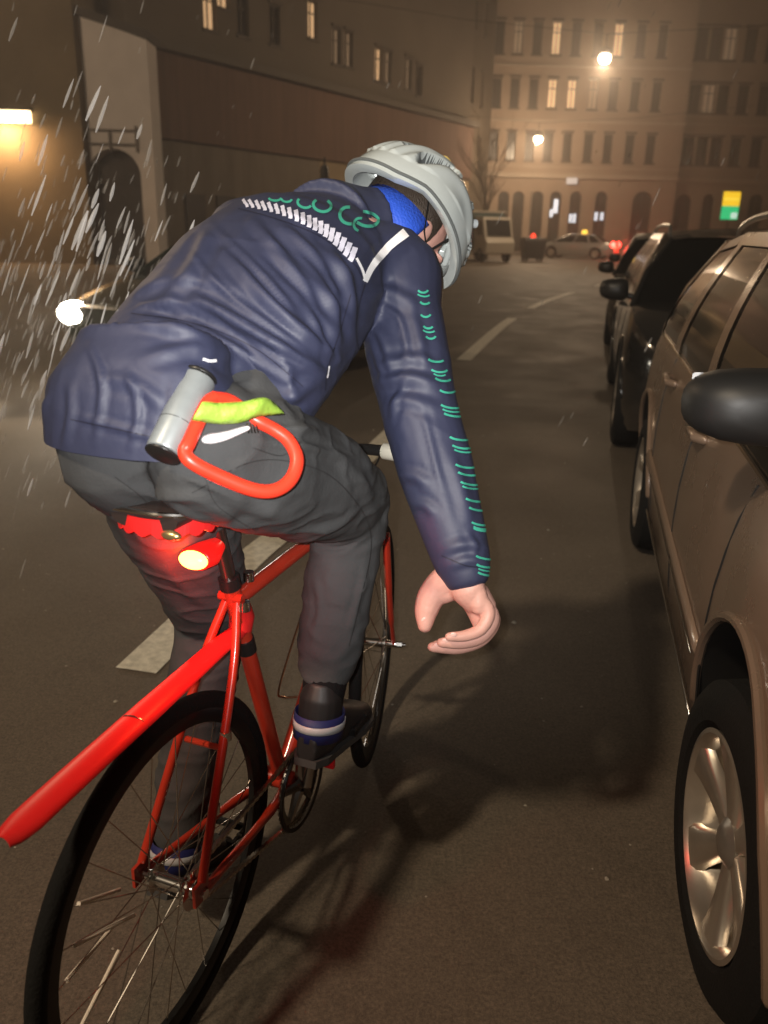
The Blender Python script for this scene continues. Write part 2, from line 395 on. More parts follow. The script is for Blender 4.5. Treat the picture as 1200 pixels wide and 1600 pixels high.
# ---- building between the long left facade and the far building
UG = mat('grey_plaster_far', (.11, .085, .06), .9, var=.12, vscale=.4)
rc_ = empty('apartment_building', (4.2, 55.6, 0), rad(66), 'narrow dim building with a column of slit windows beside the far corner', 'building')
O = [(x, x+.7, z, z+2.0, k, False) for x, z, k in ((1.2, 5, 'dark'), (3.2, 5.2, 'lit'), (1.2, 9, 'dark'), (3.2, 9, 'dim'), (3.2, 13, 'dim'), (1.2, 13, 'dark'), (1.2, 16.6, 'dim'))]
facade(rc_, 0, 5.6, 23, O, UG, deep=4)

# ---- long left building
TH = rad(58); P0 = Vector((-9.6, 33.2, 0)); NL = Vector((math.sin(TH), -math.cos(TH), 0)); DL = Vector((math.cos(TH), math.sin(TH), 0))
def LX(px, py): q = onp(px, py, P0, NL); return (q-P0).dot(DL), q.z
rl = empty('apartment_building', P0, TH, 'long dark building with a reddish first floor band left of the street', 'building')
zb1 = LX(240, 215)[1]; zb2 = LX(232, 66)[1]; Wl = 27.
O = []
for px, pt, pb, k in ((328, -10, 46, 'lit'), (349, -40, 12, 'lit'), (489, 30, 60, 'lit'), (526, 48, 100, 'dim'), (545, 58, 104, 'dim'), (592, 76, 126, 'lit'), (606, 86, 130, 'dim'), (638, 100, 140, 'dim'), (380, 0, 56, 'dark'), (430, 14, 70, 'dark'), (655, 112, 150, 'dark')):
    x = LX(px, (pt+pb)/2)[0]; O.append((x-.36, x+.36, LX(px, pb)[1] if k else 0, LX(px, pt)[1], k, False))
# keep storey lines straight
zl = 10.2; O2 = []
for (a, c, d, e, k, ar) in O:
    st = 0 if d < 13.2 else 1; O2.append((a, c, d, max(e, d+1.5), k, ar))
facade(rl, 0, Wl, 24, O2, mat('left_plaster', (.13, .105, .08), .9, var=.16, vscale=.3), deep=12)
b = MB()
b.box((0, -.30, zb1), (Wl, -.004, zb2-.25)); b.build('band', mat('red_brown_cladding', (.15, .085, .06), .8, var=.22, vscale=.6, aniso=(6, 1, .4)), rl, smooth=False)
b = MB(); b.box((-.1, -.75, zb2-.25), (Wl, -.004, zb2+.05)); b.build('cornice', mat('ledge', (.12, .10, .08), .8), rl, smooth=False)
b = MB(); b.box((0, -.12, 0), (Wl*.42, -.004, zb1-.06)); b.build('base_wall', mat('base_grey', (.20, .165, .13), .9, var=.2, vscale=.5, aniso=(3, 1, .6)), rl, smooth=False)
b = MB(); b.box((Wl*.42+.01, -.12, 0), (Wl, -.004, zb1-.06)); b.build('base_wall', mat('base_ochre', (.33, .25, .155), .9, var=.15, vscale=.5), rl, smooth=False)
q = LX(489, 76); b = MB(); b.box((q[0]-.3, .12, q[1]-.55), (q[0]+.3, .14, q[1]+.35)); b.build('screen', LITB, rl, smooth=False)
# two dark recessed doors in the base
for px in (300, 348, 430):
    x = LX(px, 300)[0]; b = MB(); b.box((x-.55, -.2, 0), (x+.55, -.124, 2.6)); dd = b.build('door', mat('door_brown', (.05, .035, .03), .6), rl, smooth=False)

# ---- pale gate tower and olive wall on the far left
YT = 31.2
def TX(px, py, Y=YT): q = onp(px, py, (0, Y, 0), Vector((0, 1, 0))); return q.x, q.z
tx0 = TX(128, 180)[0]; tx1 = TX(236, 180)[0]; zt0 = TX(120, 20)[1]; zt1 = TX(232, 62)[1]
rt = empty('gate_tower', (tx0, YT, 0), 0, 'pale rendered tower with a dark arched gateway and a small railing', 'tower')
W_ = tx1-tx0; ga, gb, gz = TX(138, 260)[0]-tx0, TX(219, 260)[0]-tx0, TX(180, 232)[1]
b = MB(); r_ = (gb-ga)/2; n = 14; mx = (ga+gb)/2; rz_ = .9
arc = [(mx-r_*math.cos(t), gz-rz_+rz_*math.sin(t)) for t in [math.pi*q/n for q in range(n+1)]]
def tz(x): return lerp(zt0, zt1, x/W_)
b.prism([(0, 0), (ga, 0), (ga, gz-rz_), (ga, tz(ga)), (0, tz(0))], 0, 1.2)
b.prism([(gb, 0), (W_, 0), (W_, tz(W_)), (gb, tz(gb)), (gb, gz-rz_)], 0, 1.2)
for (x1_, z1_), (x2_, z2_) in zip(arc, arc[1:]): b.prism([(x1_, z1_), (x2_, z2_), (x2_, tz(x2_)), (x1_, tz(x1_))], 0, 1.2)
b.build('wall', mat('pale_render', (.66, .61, .58), .85, var=.07, vscale=1.2, bump=.1, bscale=10), rt, smooth=False)
b = MB(); b.box((ga-.05, .7, 0), (gb+.05, .8, gz+.02)); b.build('gate', mat('gate_dark', (.06, .05, .045), .7, var=.3, vscale=1.5), rt, smooth=False)
b = MB(); b.prism([(-.15, tz(0)+.0), (W_+.1, tz(W_)), (W_+.1, tz(W_)+.25), (-.15, tz(0)+.25)], -.25, 1.4); b.build('roof', mat('tower_roof', (.07, .06, .05), .8), rt, smooth=False)
b = MB(); zr = gz+.1
b.box((ga-.1, -.12, zr), (gb, -.06, zr+.06)); b.box((ga-.1, -.12, zr+.45), (gb, -.06, zr+.5))
for q in range(3): x = lerp(ga-.1, gb-.08, q/2); b.box((x, -.13, zr-.2), (x+.08, -.05, zr+(.62 if q == 2 else .5)))
b.build('railing', mat('rail_iron', (.12, .10, .09), .6), rt, smooth=False)
ro = empty('house_wall', (-60, 30.6, 0), 0, 'olive brown windowless wall lit by a wall lamp at the far left', 'wall')
b = MB(); b.box((0, 0, 0), (60+TX(128, 200, 30.6)[0], 5, 15)); b.build('wall', mat('olive_plaster', (.17, .13, .08), .9, var=.2, vscale=.5, bump=.2, bscale=5), ro, smooth=False)
b = MB(); b.box((0, -.3, 15), (60+TX(128, 200, 30.6)[0], 5, 15.4)); b.build('roof', mat('tower_roof', (.07, .06, .05), .8), ro, smooth=False)
lx, lz = TX(14, 183, 30.3)
rw = empty('wall_lamp', (lx, 30.6, lz), 0, 'glowing horizontal wall lamp on the olive brown wall', 'lamp')
b = MB(); b.box((-1.2, -.30, .22), (.72, -.003, .30)); b.build('housing', FRM, rw, smooth=False)
b = MB(); b.box((-1.15, -.28, -.16), (.68, -.1, .215)); b.build('tube', mat('wall_lamp_glow', (1, .8, .5), .5, emit=(1, .72, .38), estr=5), rw, bevel=.03)
lamp('wall_lamp_light', 'AREA', (lx-.25, 29.9, lz-.1), 190, (1, .60, .30), .8, (lx-.25, 30.6, lz-1.6))

# ---- street lamps hanging on cables
GL = mat('lamp_glow', (1, .9, .7), .5, emit=(1, .84, .55), estr=22)
STEEL = mat('dull_steel', (.22, .21, .20), .45, .8)
def hang(x, y, z, label, pw):
    r = empty('hanging_street_lamp', (x, y, z), 0, label, 'street lamp', 'street lamps hung over the road')
    b = MB(); b.lathe([(.02, .04), (.10, .10), (.20, .26), (.34, .30), (.44, .18), (.50, .05)], 20, 'z'); b.build('housing', STEEL, r)
    b = MB(); b.ell((0, 0, .02), (.25, .25, .2), 16, 10); b.build('bulb', GL, r)
    b = MB(); b.tube([(0, 0, .5), (0, 0, .95)], .02, 6); b.tube([(-13, 0, 2.2), (-6, 0, 1.35), (0, 0, .95), (6, 0, 1.35), (13, 0, 2.2)], .012, 5); b.build('cable', mat('cable_black', (.02, .02, .02), .6), r)
    lamp('street_lamp_light', 'POINT', (x, y, z-.3), pw, (1, .73, .47), .25)
    return r
q = onp(945, 92, (0, 40, 0), Vector((0, 1, 0))); hang(q.x, q.y, q.z, 'bright street lamp hanging highest over the road above the parked cars', 1700)
q = onp(841, 218, (0, 56, 0), Vector((0, 1, 0))); hang(q.x, q.y, q.z, 'smaller looking street lamp hanging lower, in front of the arched facade', 1150)
q = Vector(STREET_BACK)
r = empty('hanging_street_lamp', (q.x, q.y, q.z+.22), 0, 'street lamp hung over the road behind the photographer', 'street lamp', 'street lamps hung over the road')
b = MB(); b.lathe([(.02, .04), (.10, .10), (.20, .26), (.34, .30), (.44, .18), (.50, .05)], 20, 'z'); b.build('housing', STEEL, r)
lamp('square_fill_light', 'POINT', (-12, 18, 8.5), 1100, (1, .72, .46), .4)  # added fill outside the frame, brightens the pale tower; no fixture stands here

# ---- traffic light silhouette before the left building
q = onp(507, 276, (0, 30, 0), Vector((0, 1, 0)))
r = empty('traffic_light', (q.x, q.y, 0), 0, 'dark traffic light seen from behind on a thin pole near the left building', 'traffic light')
DK = mat('black_plastic', (.015, .015, .015), .45)
b = MB(); b.lathe([(-.36, .05), (-.33, .13), (-.1, .15), (.2, .15), (.33, .12), (.37, .04)], 16, 'z', (0, 0, q.z)); b.build('housing', DK, r)
b = MB(); b.tube([(0, 0, 0), (0, 0, q.z+.6)], .035, 8); b.build('pole', DK, r)
# ---- thin post with a red lamp
q = onp(833, 372, (0, 50, 0), Vector((0, 1, 0)))
r = empty('warning_light', (q.x, q.y, 0), 0, 'small red lamp on a thin pale post left of the taxi', 'warning light')
b = MB(); b.tube([(-.28, 0, 0), (-.28, 0, 3.7)], .035, 8); b.box((-.28, -.03, q.z-.03), (-.05, .03, q.z+.03)); b.build('post', mat('pale_post', (.5, .45, .38), .5), r)
b = MB(); b.ell((0, -.02, q.z), (.15, .12, .26), 12, 8); b.build('bulb', mat('red_glow', (1, .05, .02), .4, emit=(1, .05, .02), estr=2.0), r)

# ---- bare tree
BARK = mat('bark', (.07, .055, .04), .9, var=.2, vscale=5)
def tree(x, y, h, label, seed):
    rn = random.Random(seed); r = empty('bare_tree', (x, y, 0), 0, label, 'tree'); tr = MB(); cr = MB()
    def grow(p, d, L, rad_, lev, mb):
        n = 4; P = [p]; R = [rad_]
        for k in range(n):
            d = (d+Vector((rn.uniform(-.16, .16), rn.uniform(-.16, .16), rn.uniform(-.02, .12)))).normalized(); P.append(P[-1]+d*L/n); R.append(rad_*(1-.5*(k+1)/n))
        mb.tube(P, R, 6 if lev < 2 else 4)
        if lev < 5:
            for k in range(3 if lev else 5):
                t = rn.randint(1, n); a = rn.uniform(0, 2*math.pi); sp = rn.uniform(.35, .75)
                nd = (d+Vector((math.cos(a), math.sin(a), .25))*sp).normalized(); grow(P[t], nd, L*rn.uniform(.55, .78), R[t]*.7, lev+1, cr)
    grow(Vector((0, 0, 0)), Vector((0.03, 0, 1)), h*.42, .13, 0, tr)
    tr.build('trunk', BARK, r); cr.build('crown', BARK, r)
q = gr(757, 405); tree(q.x, 47, 7.6, 'leafless young tree in front of the far building, left of the lower lamp', 4)

# ---- dark rubbish container
q = gr(812, 404)
r = empty('waste_container', (q.x, 46, 0), rad(10), 'dark wheeled waste container beside the small truck', 'waste container')
b = MB(); b.rings([[(-.5, -.35, .15), (.5, -.35, .15), (.5, .35, .15), (-.5, .35, .15)], [(-.6, -.42, 1.05), (.6, -.42, 1.05), (.6, .42, 1.05), (-.6, .42, 1.05)]]); b.build('body', DK, r, smooth=False, bevel=.03)
b = MB(); b.rings([[(-.63, -.45, 1.055), (.63, -.45, 1.055), (.63, .45, 1.055), (-.63, .45, 1.055)], [(-.55, -.35, 1.2), (.55, -.35, 1.2), (.55, .35, 1.2), (-.55, .35, 1.2)]]); b.build('lid', DK, r, smooth=False, bevel=.03)
for sx in (-.4, .4):
    for sy in (-.28, .28): b = MB(); b.lathe([(-.03, .08), (.03, .08)], 12, 'y', (sx, sy, .08)); b.build('wheel', DK, r)
# ================================================================== BICYCLE  (local: x forward, y left, z up; origin where the rear wheel touches the road)
BH = rad(20.5); B0 = Vector((-.358, 1.157, 0)); BF = Vector((math.sin(BH), math.cos(BH), 0)); BL = Vector((-math.cos(BH), math.sin(BH), 0))
def Bw(x, y, z): return B0 + BF*x + BL*y + Vector((0, 0, z))
bike = empty('bicycle', B0, rad(90)-BH, 'red bicycle with a long straight red rear mudguard, ridden by the person', 'bicycle')
RED = mat('red_bike_paint', (.50, .035, .015), .28, .0, coat=.6, var=.08, vscale=20)
REDF = mat('red_mudguard_plastic', (.75, .02, .02), .38)
RUB = mat('tyre_rubber', (.009, .009, .009), .85, bump=.3, bscale=150, spec=.2)
BLK = mat('black_alloy', (.012, .012, .012), .35)
CHR = mat('chrome', (.75, .73, .70), .16, 1.)
SPK = mat('spoke_steel', (.55, .5, .45), .25, 1.)
def V3(*a): return Vector(a)
SCl, BBl, HT, HB = V3(.24, 0, .79), V3(.41, 0, .275), V3(.79, 0, .805), V3(.825, 0, .70)
fr = MB()
fr.tube([BBl, SCl+V3(-.008, 0, .03)], .0165, 14)
fr.tube([SCl+V3(.0, 0, -.012), HT+V3(0, 0, -.02)], .0155, 14)
fr.tube([BBl, HB+V3(0, 0, .005)], .0185, 14)
fr.tube([HT+V3(-.006, 0, .02), HB+V3(.006, 0, -.02)], .020, 14)
fr.tube([BBl+V3(0, .035, 0), BBl-V3(0, .035, 0)], .022, 16)
for s in (1, -1):
    fr.tube(curve_pts([SCl+V3(-.005, s*.012, -.01), V3(.17, s*.035, .66), V3(.004, s*.062, .36)], 6), [.0085]*13, 10)
    fr.tube(curve_pts([BBl+V3(-.01, s*.02, 0), V3(.28, s*.042, .293), V3(.01, s*.062, .338)], 6), [.0105]*7+[.0085]*6, 10)
    fr.box((-.022, s*.062-.003, .325), (.02, s*.062+.003, .365))
fr.tube([SCl+V3(-.005, -.024, 0), SCl+V3(-.005, .024, 0)], .009, 10)
fr.tube([V3(.12, -.036, .55), V3(.12, .036, .55)], .006, 8)
fo_ = fr.build('frame', RED, bike)
c_ = MB(); c_.tube([SCl+V3(-.006, 0, .02), SCl+V3(-.012, 0, .044)], .0195, 16); c_.tube([lerp(BBl, SCl, .74), lerp(BBl, SCl, .80)], .0195, 16); pieces(c_, 'collar', BLK, fo_)
c_ = MB()
for p in (V3(.126, -.0445, .575), V3(.23, -.03, .78), V3(.30, 0, .806), V3(.07, -.05, .46)): c_.tube([p+V3(0, 0, -.009), p+V3(0, 0, .009)], .0105, 10)
pieces(c_, 'band', CHR, fo_)
def wheel(name, cx, steer, hubw, cog):
    w_ = bpy.data.objects.new(name, None); col.objects.link(w_); w_.parent = bike; w_.location = (cx, 0, .34); w_.rotation_euler = (0, 0, steer)
    b = MB(); R_ = .321
    b.rings([[((R_+.0165*math.cos(a))*math.cos(t), .0155*math.sin(a), (R_+.0165*math.cos(a))*math.sin(t)) for a in [2*math.pi*k/12 for k in range(12)]] for t in [2*math.pi*i/72 for i in range(73)]], False); b.build('tyre', RUB, w_)
    b = MB(); b.lathe([(-.009, .313), (.009, .313), (.0095, .300), (.006, .282), (-.006, .282), (-.0095, .300)], 72, 'y', close=True); b.build('rim', mat('black_rim', (.02, .02, .02), .3, .5), w_)
    b = MB(); b.lathe([(-hubw/2-.012, .006), (-hubw/2-.012, .009), (-hubw/2+.012, .010), (-.034, .012), (-.033, .024), (-.029, .024), (-.028, .013), (.028, .013), (.029, .024), (.033, .024), (.034, .012), (hubw/2-.012, .010), (hubw/2+.012, .009), (hubw/2+.012, .006)], 18); b.build('hub', CHR, w_)
    for k in range(28):
        s = 1 if k % 2 else -1; a = 2*math.pi*k/28+.08; a2 = a+(1 if (k//2) % 2 else -1)*.95
        p0 = V3(.023*math.cos(a2), s*.031, .023*math.sin(a2)); p1 = V3(.284*math.cos(a), 0, .284*math.sin(a))
        b = MB(); b.tube([p0, p1], .0011, 5); b.build('spoke', SPK, w_)
    if cog:
        b = MB(); b.lathe([(-.048, .034), (-.044, .034), (-.044, .018), (-.048, .018)], 28, close=True)
        for k in range(18): a = 2*math.pi*k/18; b.box((.032*math.cos(a)-.003, -.048, .032*math.sin(a)-.003), (.0375*math.cos(a)+.003, -.044, .0375*math.sin(a)+.003))
        b.build('sprocket', CHR, w_)
    return w_
rw_ = wheel('rear_wheel', 0, 0, .12, True)
STEER = rad(13)
fw_ = wheel('front_wheel', .97, STEER, .10, False)
# spoke reflectors on the rear wheel: silver clips on four neighbouring spokes
for k in (11, 12, 13, 15):
    a = 2*math.pi*k/28+.08; b = MB(); p0 = V3(.13*math.cos(a), 0, .13*math.sin(a)); p1 = V3(.255*math.cos(a), 0, .255*math.sin(a)); s = 1 if k % 2 else -1
    b.tube([p0+V3(0, s*.018, 0), p1+V3(0, s*.004, 0)], .0034, 8); b.build('spoke_reflector', mat('spoke_reflector', (.95, .82, .68), .35, 0., coat=.6), rw_)
# fork, stem, bar: rotated with the steering about the head tube
fk = bpy.data.objects.new('fork', None); col.objects.link(fk); fk.parent = bike; fk.location = (.97, 0, 0); fk.rotation_euler = (0, 0, STEER)
for s in (1, -1):
    b = MB(); b.tube(curve_pts([V3(-.125, s*.042, .70), V3(-.10, s*.048, .56), V3(-.055, s*.052, .44), V3(-.0, s*.054, .345)], 6), [.0125]*7+[.011]*6+[.008]*6, 10, flat=(.8, 1.25)); b.build('blade', RED, fk)
b = MB(); b.tube([V3(-.125, .05, .70), V3(-.125, -.05, .70)], .016, 12); b.build('crown', RED, fk)
b = MB()
for s in (1, -1): b.tube([V3(0, s*.058, .34), V3(0, s*.078, .34)], .009, 6); b.tube([V3(0, s*.078, .34), V3(0, s*.088, .34)], .006, 10)
b.build('axle_nut', CHR, fk)
hb = bpy.data.objects.new('handlebar', None); col.objects.link(hb); hb.parent = bike; hb.location = (.785, .014, .83); hb.rotation_euler = (0, 0, rad(6))
b = MB(); b.tube([V3(0, 0, -.02), V3(-.01, 0, .07), V3(.03, 0, .105)], .014, 12); b.build('stem', BLK, hb)
b = MB(); b.tube([V3(.03, .13, .105), V3(.03, -.045, .105)], .0125, 14); b.build('bar', BLK, hb)
b = MB(); b.tube([V3(.03, .13, .105), V3(.025, .24, .107)], .0165, 14); b.tube([V3(.03, -.04, .105), V3(.013, -.093, .109)], .0135, 14); b.build('grip', BLK, hb)
b = MB(); b.tube([V3(.013, -.093, .109), V3(.004, -.118, .110), V3(-.026, -.19, .112)], [.020, .020, .018], 18, round_ends=False); b.build('bar_end_cap', mat('cream_rubber', (.72, .69, .58), .5), hb, bevel=.002)
# seat post and saddle
b = MB(); b.tube([SCl, V3(.185, 0, .985)], .0135, 14); b.tube([V3(.15, 0, .985), V3(.22, 0, .985)], .010, 10); b.build('seat_post', mat('brushed_post', (.30, .29, .28), .3, 1.), bike)
sd = MB(); SX = [(.00, .060, .0), (.03, .072, .004), (.07, .078, .006), (.12, .062, .006), (.17, .034, .004), (.23, .022, .002), (.285, .018, -.002), (.30, .010, -.008)]
R = []
for x, hw_, dz in SX:
    ring = []
    for k in range(20):
        a = 2*math.pi*k/20; yy = hw_*math.cos(a); up_ = math.sin(a); zz = 1.020+dz+(up_*.014 if up_ > 0 else up_*.030*(.45+.55*abs(math.cos(a))))
        ring.append((x+.0, yy, zz))
    R.append(ring)
sd.rings(R); so = sd.build('saddle', mat('saddle_leather', (.03, .022, .02), .35, coat=.3), bike)
b = MB()
for s in (1, -1): b.tube(curve_pts([V3(.045, s*.035, 1.018), V3(.10, s*.022, .998), V3(.20, s*.02, .998), V3(.27, s*.008, 1.015)], 5), .0035, 8)
b.build('rail', CHR, so)
# scalloped red skirt of the saddle
b = MB(); N = 60; prev = None
for i in range(N+1):
    u = i/N; sd_ = -1 if u < .5 else 1
    # around the rear from the right side to the left
    ang = math.pi*(u-.5)*1.25; x = .085-.068*math.cos(ang); y = .079*math.sin(ang)
    dz = .016+.006*abs(math.sin(u*math.pi*11)); P = [(x-.02, y, 1.019), (x-.02-.003*math.cos(ang), y*1.02, 1.019-dz*1.3)]
    if prev: b.add([prev[0], P[0], P[1], prev[1]], [(0, 1, 2, 3)])
    prev = P
b.build('skirt', REDF, so, thick=.003)
b = MB(); b.tube(curve_pts([V3(.08, -.080, 1.021), V3(.03, -.078, 1.025), V3(-.003, -.04, 1.029), V3(-.008, 0, 1.030), V3(-.003, .05, 1.028)], 6), .0042, 8); b.build('trim', CHR, so)
b = MB(); b.ell((.0, -.047, .998), (.008, .018, .008), 12, 8); b.build('badge', mat('brass', (.75, .55, .25), .3, .9), so)
# tail light on the seat post
b = MB(); b.tube([V3(.125, 0, .905), V3(.15, 0, .905), V3(.19, 0, .91)], [.026, .030, .018], 20, flat=(1.15, .75)); tl = b.build('tail_light', mat('red_lamp_body', (.6, .01, .01), .3, emit=(1, .01, .005), estr=.5), bike, bevel=.003)
b = MB(); b.ell((.122, 0, .905), (.014, .027, .016), 20, 12); b.build('lens', mat('tail_glow', (1, .1, .03), .3, emit=(1, .30, .05), estr=11), tl)
pt = Bw(.085, 0, .90); lamp('tail_light_glow', 'POINT', pt, 1.9, (1, .02, .01), .02)
# long clip-on rear mudguard
mg = bpy.data.objects.new('mudguard', None); col.objects.link(mg); mg.parent = bike
GP = curve_pts([V3(.262, 0, .715), V3(.20, 0, .716), V3(.06, 0, .710), V3(-.10, 0, .703), V3(-.24, 0, .696), V3(-.328, 0, .690)], 8)
b = MB(); R = []
for i, p in enumerate(GP):
    t = i/(len(GP)-1); hw_ = interp(t, [(0, .017), (.15, .022), (.5, .027), (.9, .027), (.97, .022), (1, .012)]); ring = []
    for k in range(13):
        a = math.pi*(k/12); ring.append((p.x, hw_*math.cos(a)*1.0, p.z+ .012*math.sin(a)-.005))
    ring += [(x, y*.93, z-.0022) for x, y, z in reversed(ring)]
    R.append(ring)
b.rings(R); b.build('blade', REDF, mg)
b = MB(); b.tube([V3(.262, 0, .71), V3(.27, 0, .735), V3(.258, 0, .765)], [.022, .024, .022], 16); b.build('clamp', REDF, mg)
b = MB(); b.tube([V3(-.06, .0265, .7005), V3(-.06, .016, .710), V3(-.06, .0, .7130), V3(-.06, -.016, .710), V3(-.06, -.0265, .7005)], .0012, 6); b.build('clip', CHR, mg)
# crankset; right crank up, left crank down
cs = bpy.data.objects.new('crankset', None); col.objects.link(cs); cs.parent = bike; cs.location = BBl
b = MB(); b.lathe([(-.047, .094), (-.043, .094), (-.043, .074), (-.047, .074)], 44, close=True)
for k in range(44): a = 2*math.pi*k/44; b.box((.0955*math.cos(a)-.0025, -.0465, .0955*math.sin(a)-.0025), (.0955*math.cos(a)+.0025, -.0435, .0955*math.sin(a)+.0025))
for k in range(5): a = 2*math.pi*k/5+.3; b.tube([V3(.015*math.cos(a), -.048, .015*math.sin(a)), V3(.08*math.cos(a), -.046, .08*math.sin(a))], [.013, .007], 8)
b.build('chainring', mat('ring_steel', (.35, .33, .31), .25, 1.), cs)
b = MB(); b.lathe([(-.056, .103), (-.052, .105), (-.050, .098), (-.054, .094)], 44, close=True); b.build('chain_guard', BLK, cs)
PR, PL = V3(.03, 0, .165), V3(-.03, 0, -.165)
for s, P in ((-1, PR), (1, PL)):
    b = MB(); b.tube([V3(0, s*.035, 0), V3(0, s*.062, 0)], .012, 12); b.tube([V3(0, s*.062, 0), V3(P.x, s*.078, P.z)], [.014, .010], 10); b.tube([V3(P.x, s*.07, P.z), V3(P.x, s*.10, P.z)], .007, 8)
    cr_ = b.build('crank', mat('crank_alloy', (.4, .38, .36), .25, 1.), cs)
    b = MB()
    for dx in (-.03, .03): b.box((P.x+dx-.005, s*.135-.045, P.z-.009), (P.x+dx+.005, s*.135+.045, P.z+.009))
    for dy in (-.04, .0, .04): b.box((P.x-.035, s*.135+dy-.005, P.z-.006), (P.x+.035, s*.135+dy+.005, P.z+.006))
    pd = b.build('pedal', BLK, cs, smooth=False, bevel=.0015)
    b = MB(); b.box((P.x-.080, s*.130-.020, P.z-.068), (P.x-.068, s*.130+.020, P.z-.022)); b.box((P.x-.074, s*.135-.005, P.z-.026), (P.x-.034, s*.135+.005, P.z-.003)); b.build('reflector', mat('red_reflector', (.9, .01, .02), .2, emit=(1, .0, .02), estr=.0), pd, bevel=.003)
b = MB()
for s in (.085, ):
    CT = []; 
    for t in np.linspace(0, 1, 24): CT.append(V3(lerp(.0, .405, t), -.045, lerp(.376, .366, t)))
CB = [V3(lerp(0, .41, t), -.045, lerp(.304, .184, t)) for t in np.linspace(0, 1, 24)]
for C_ in (CT, CB):
    b = MB()
    for i in range(0, 46):
        t = i/46; j = t*23; p = C_[int(j)].lerp(C_[min(int(j)+1, 23)], j-int(j)); q_ = C_[int(j)].lerp(C_[min(int(j)+1, 23)], min(j-int(j)+.32, 1)); 
        b.box((p.x-.0008, p.y-(.004 if i % 2 else .0028), p.z-.004), (p.x+.0078, p.y+(.004 if i % 2 else .0028), p.z+.004))
    b.build('chain', mat('chain_steel', (.55, .50, .44), .25, 1.), bike, smooth=False)
# bottle cage
b = MB(); d = (HB-BBl).normalized(); nrm_ = V3(-d.z, 0, d.x)
def cg(t, y, h): return lerp(BBl, HB, t)+V3(0, y, 0)+nrm_*h
b.tube(curve_pts([cg(.30, .012, .022), cg(.28, .036, .045), cg(.30, .036, .08), cg(.55, .037, .085), cg(.60, .030, .09), cg(.60, 0, .10), cg(.60, -.030, .09), cg(.55, -.037, .085), cg(.30, -.036, .08), cg(.28, -.036, .045), cg(.30, -.012, .022)], 5), .0026, 6)
b.tube([cg(.30, 0, .02), cg(.62, 0, .02)], .003, 6)
b.build('bottle_cage', mat('cage_copper', (.5, .28, .18), .3, 1.), bike)
# brake and cable on the fork crown, rear cable
b = MB(); b.tube(curve_pts([V3(.80, -.06, .94), V3(.87, -.04, .90), V3(.87, 0, .82), V3(.86, 0, .74)], 6), .0024, 6); b.build('cable', BLK, bike)
# ================================================================== PERSON (the rider)
PB = Bw(.41, 0, 0)
per = empty('person', (PB.x, PB.y, 0), 0, 'cyclist in a navy jacket and pale helmet leaning forward with the right hand reaching down', 'person')
SKIN = mat('skin', (.60, .33, .27), .5, var=.07, vscale=14, bump=.12, bscale=90)
NAVY = mat('navy_nylon', (.024, .029, .066), .60, var=.07, vscale=5, bump=.10, bscale=40, sheen=.0, spec=.6)
TROU = mat('charcoal_cotton', (.060, .062, .064), .9, var=.14, vscale=7, bump=.12, bscale=180, spec=.15)
BLKC = mat('black_cloth', (.008, .008, .009), .9, bump=.2, bscale=150, spec=.15)
WHT = mat('reflective_white', (.92, .92, .95), .35)

hipR, hipL = Bw(.12, -.105, 1.105), Bw(.12, .068, 1.10)
knR, knL = Bw(.50, -.125, .905), Bw(.37, .13, .67)
anR, anL = Bw(.335, -.13, .505), Bw(.20, .135, .205)
shR, shL = un(612, 425, 1.64), Bw(.60, .155, 1.40)
elR, wrR = un(655, 640, 1.54), un(724, 885, 1.48)
elL, wrL = Bw(.74, .29, 1.16), Bw(.80, .20, .975)
pel = Bw(.12, -.025, 1.13); abd = Bw(.25, -.01, 1.21); che = Bw(.46, .00, 1.328); nek = Bw(.655, -.02, 1.42)
HC = un(632, 360, 1.76)    # head centre

def ring(c, ax, a, b, side, n=24, pw=2.3):
    """superellipse ring round centre c, axis ax, half width a along side, half height b"""
    ax = Vector(ax).normalized(); s = (Vector(side)-ax*Vector(side).dot(ax)).normalized(); u = s.cross(ax); O = []
    for k in range(n):
        t = 2*math.pi*k/n; cx, sx = math.cos(t), math.sin(t)
        O.append(Vector(c)+s*a*math.copysign(abs(cx)**(2/pw), cx)+u*b*math.copysign(abs(sx)**(2/pw), sx))
    return O
def loft(mb, C_, A, Bb, side, pw=2.3, sub=4, ends=True):
    P = [Vector(c) for c in C_]; Q = curve_pts(P, sub); n = len(Q); R = []
    for i, q in enumerate(Q):
        t = i/(n-1)*(len(P)-1); k = min(int(t), len(P)-2); u = t-k; u = u*u*(3-2*u)
        sv = side[k].lerp(side[k+1], u) if isinstance(side, list) else side
        d = Q[min(i+1, n-1)]-Q[max(i-1, 0)]
        R.append(ring(q, d, lerp(A[k], A[k+1], u), lerp(Bb[k], Bb[k+1], u), sv, 24, pw))
    mb.rings(R)
    return mb
# head frame
FH = Vector((.58, .40, -.86)).normalized(); UH = Vector((.42, .38, .85)); UH = (UH-FH*UH.dot(FH)).normalized(); LH = UH.cross(FH)   # forward, up, left
MH = Matrix((( FH.x, LH.x, UH.x), (FH.y, LH.y, UH.y), (FH.z, LH.z, UH.z)))
def hd(f, l, u): return HC + FH*f + LH*l + UH*u

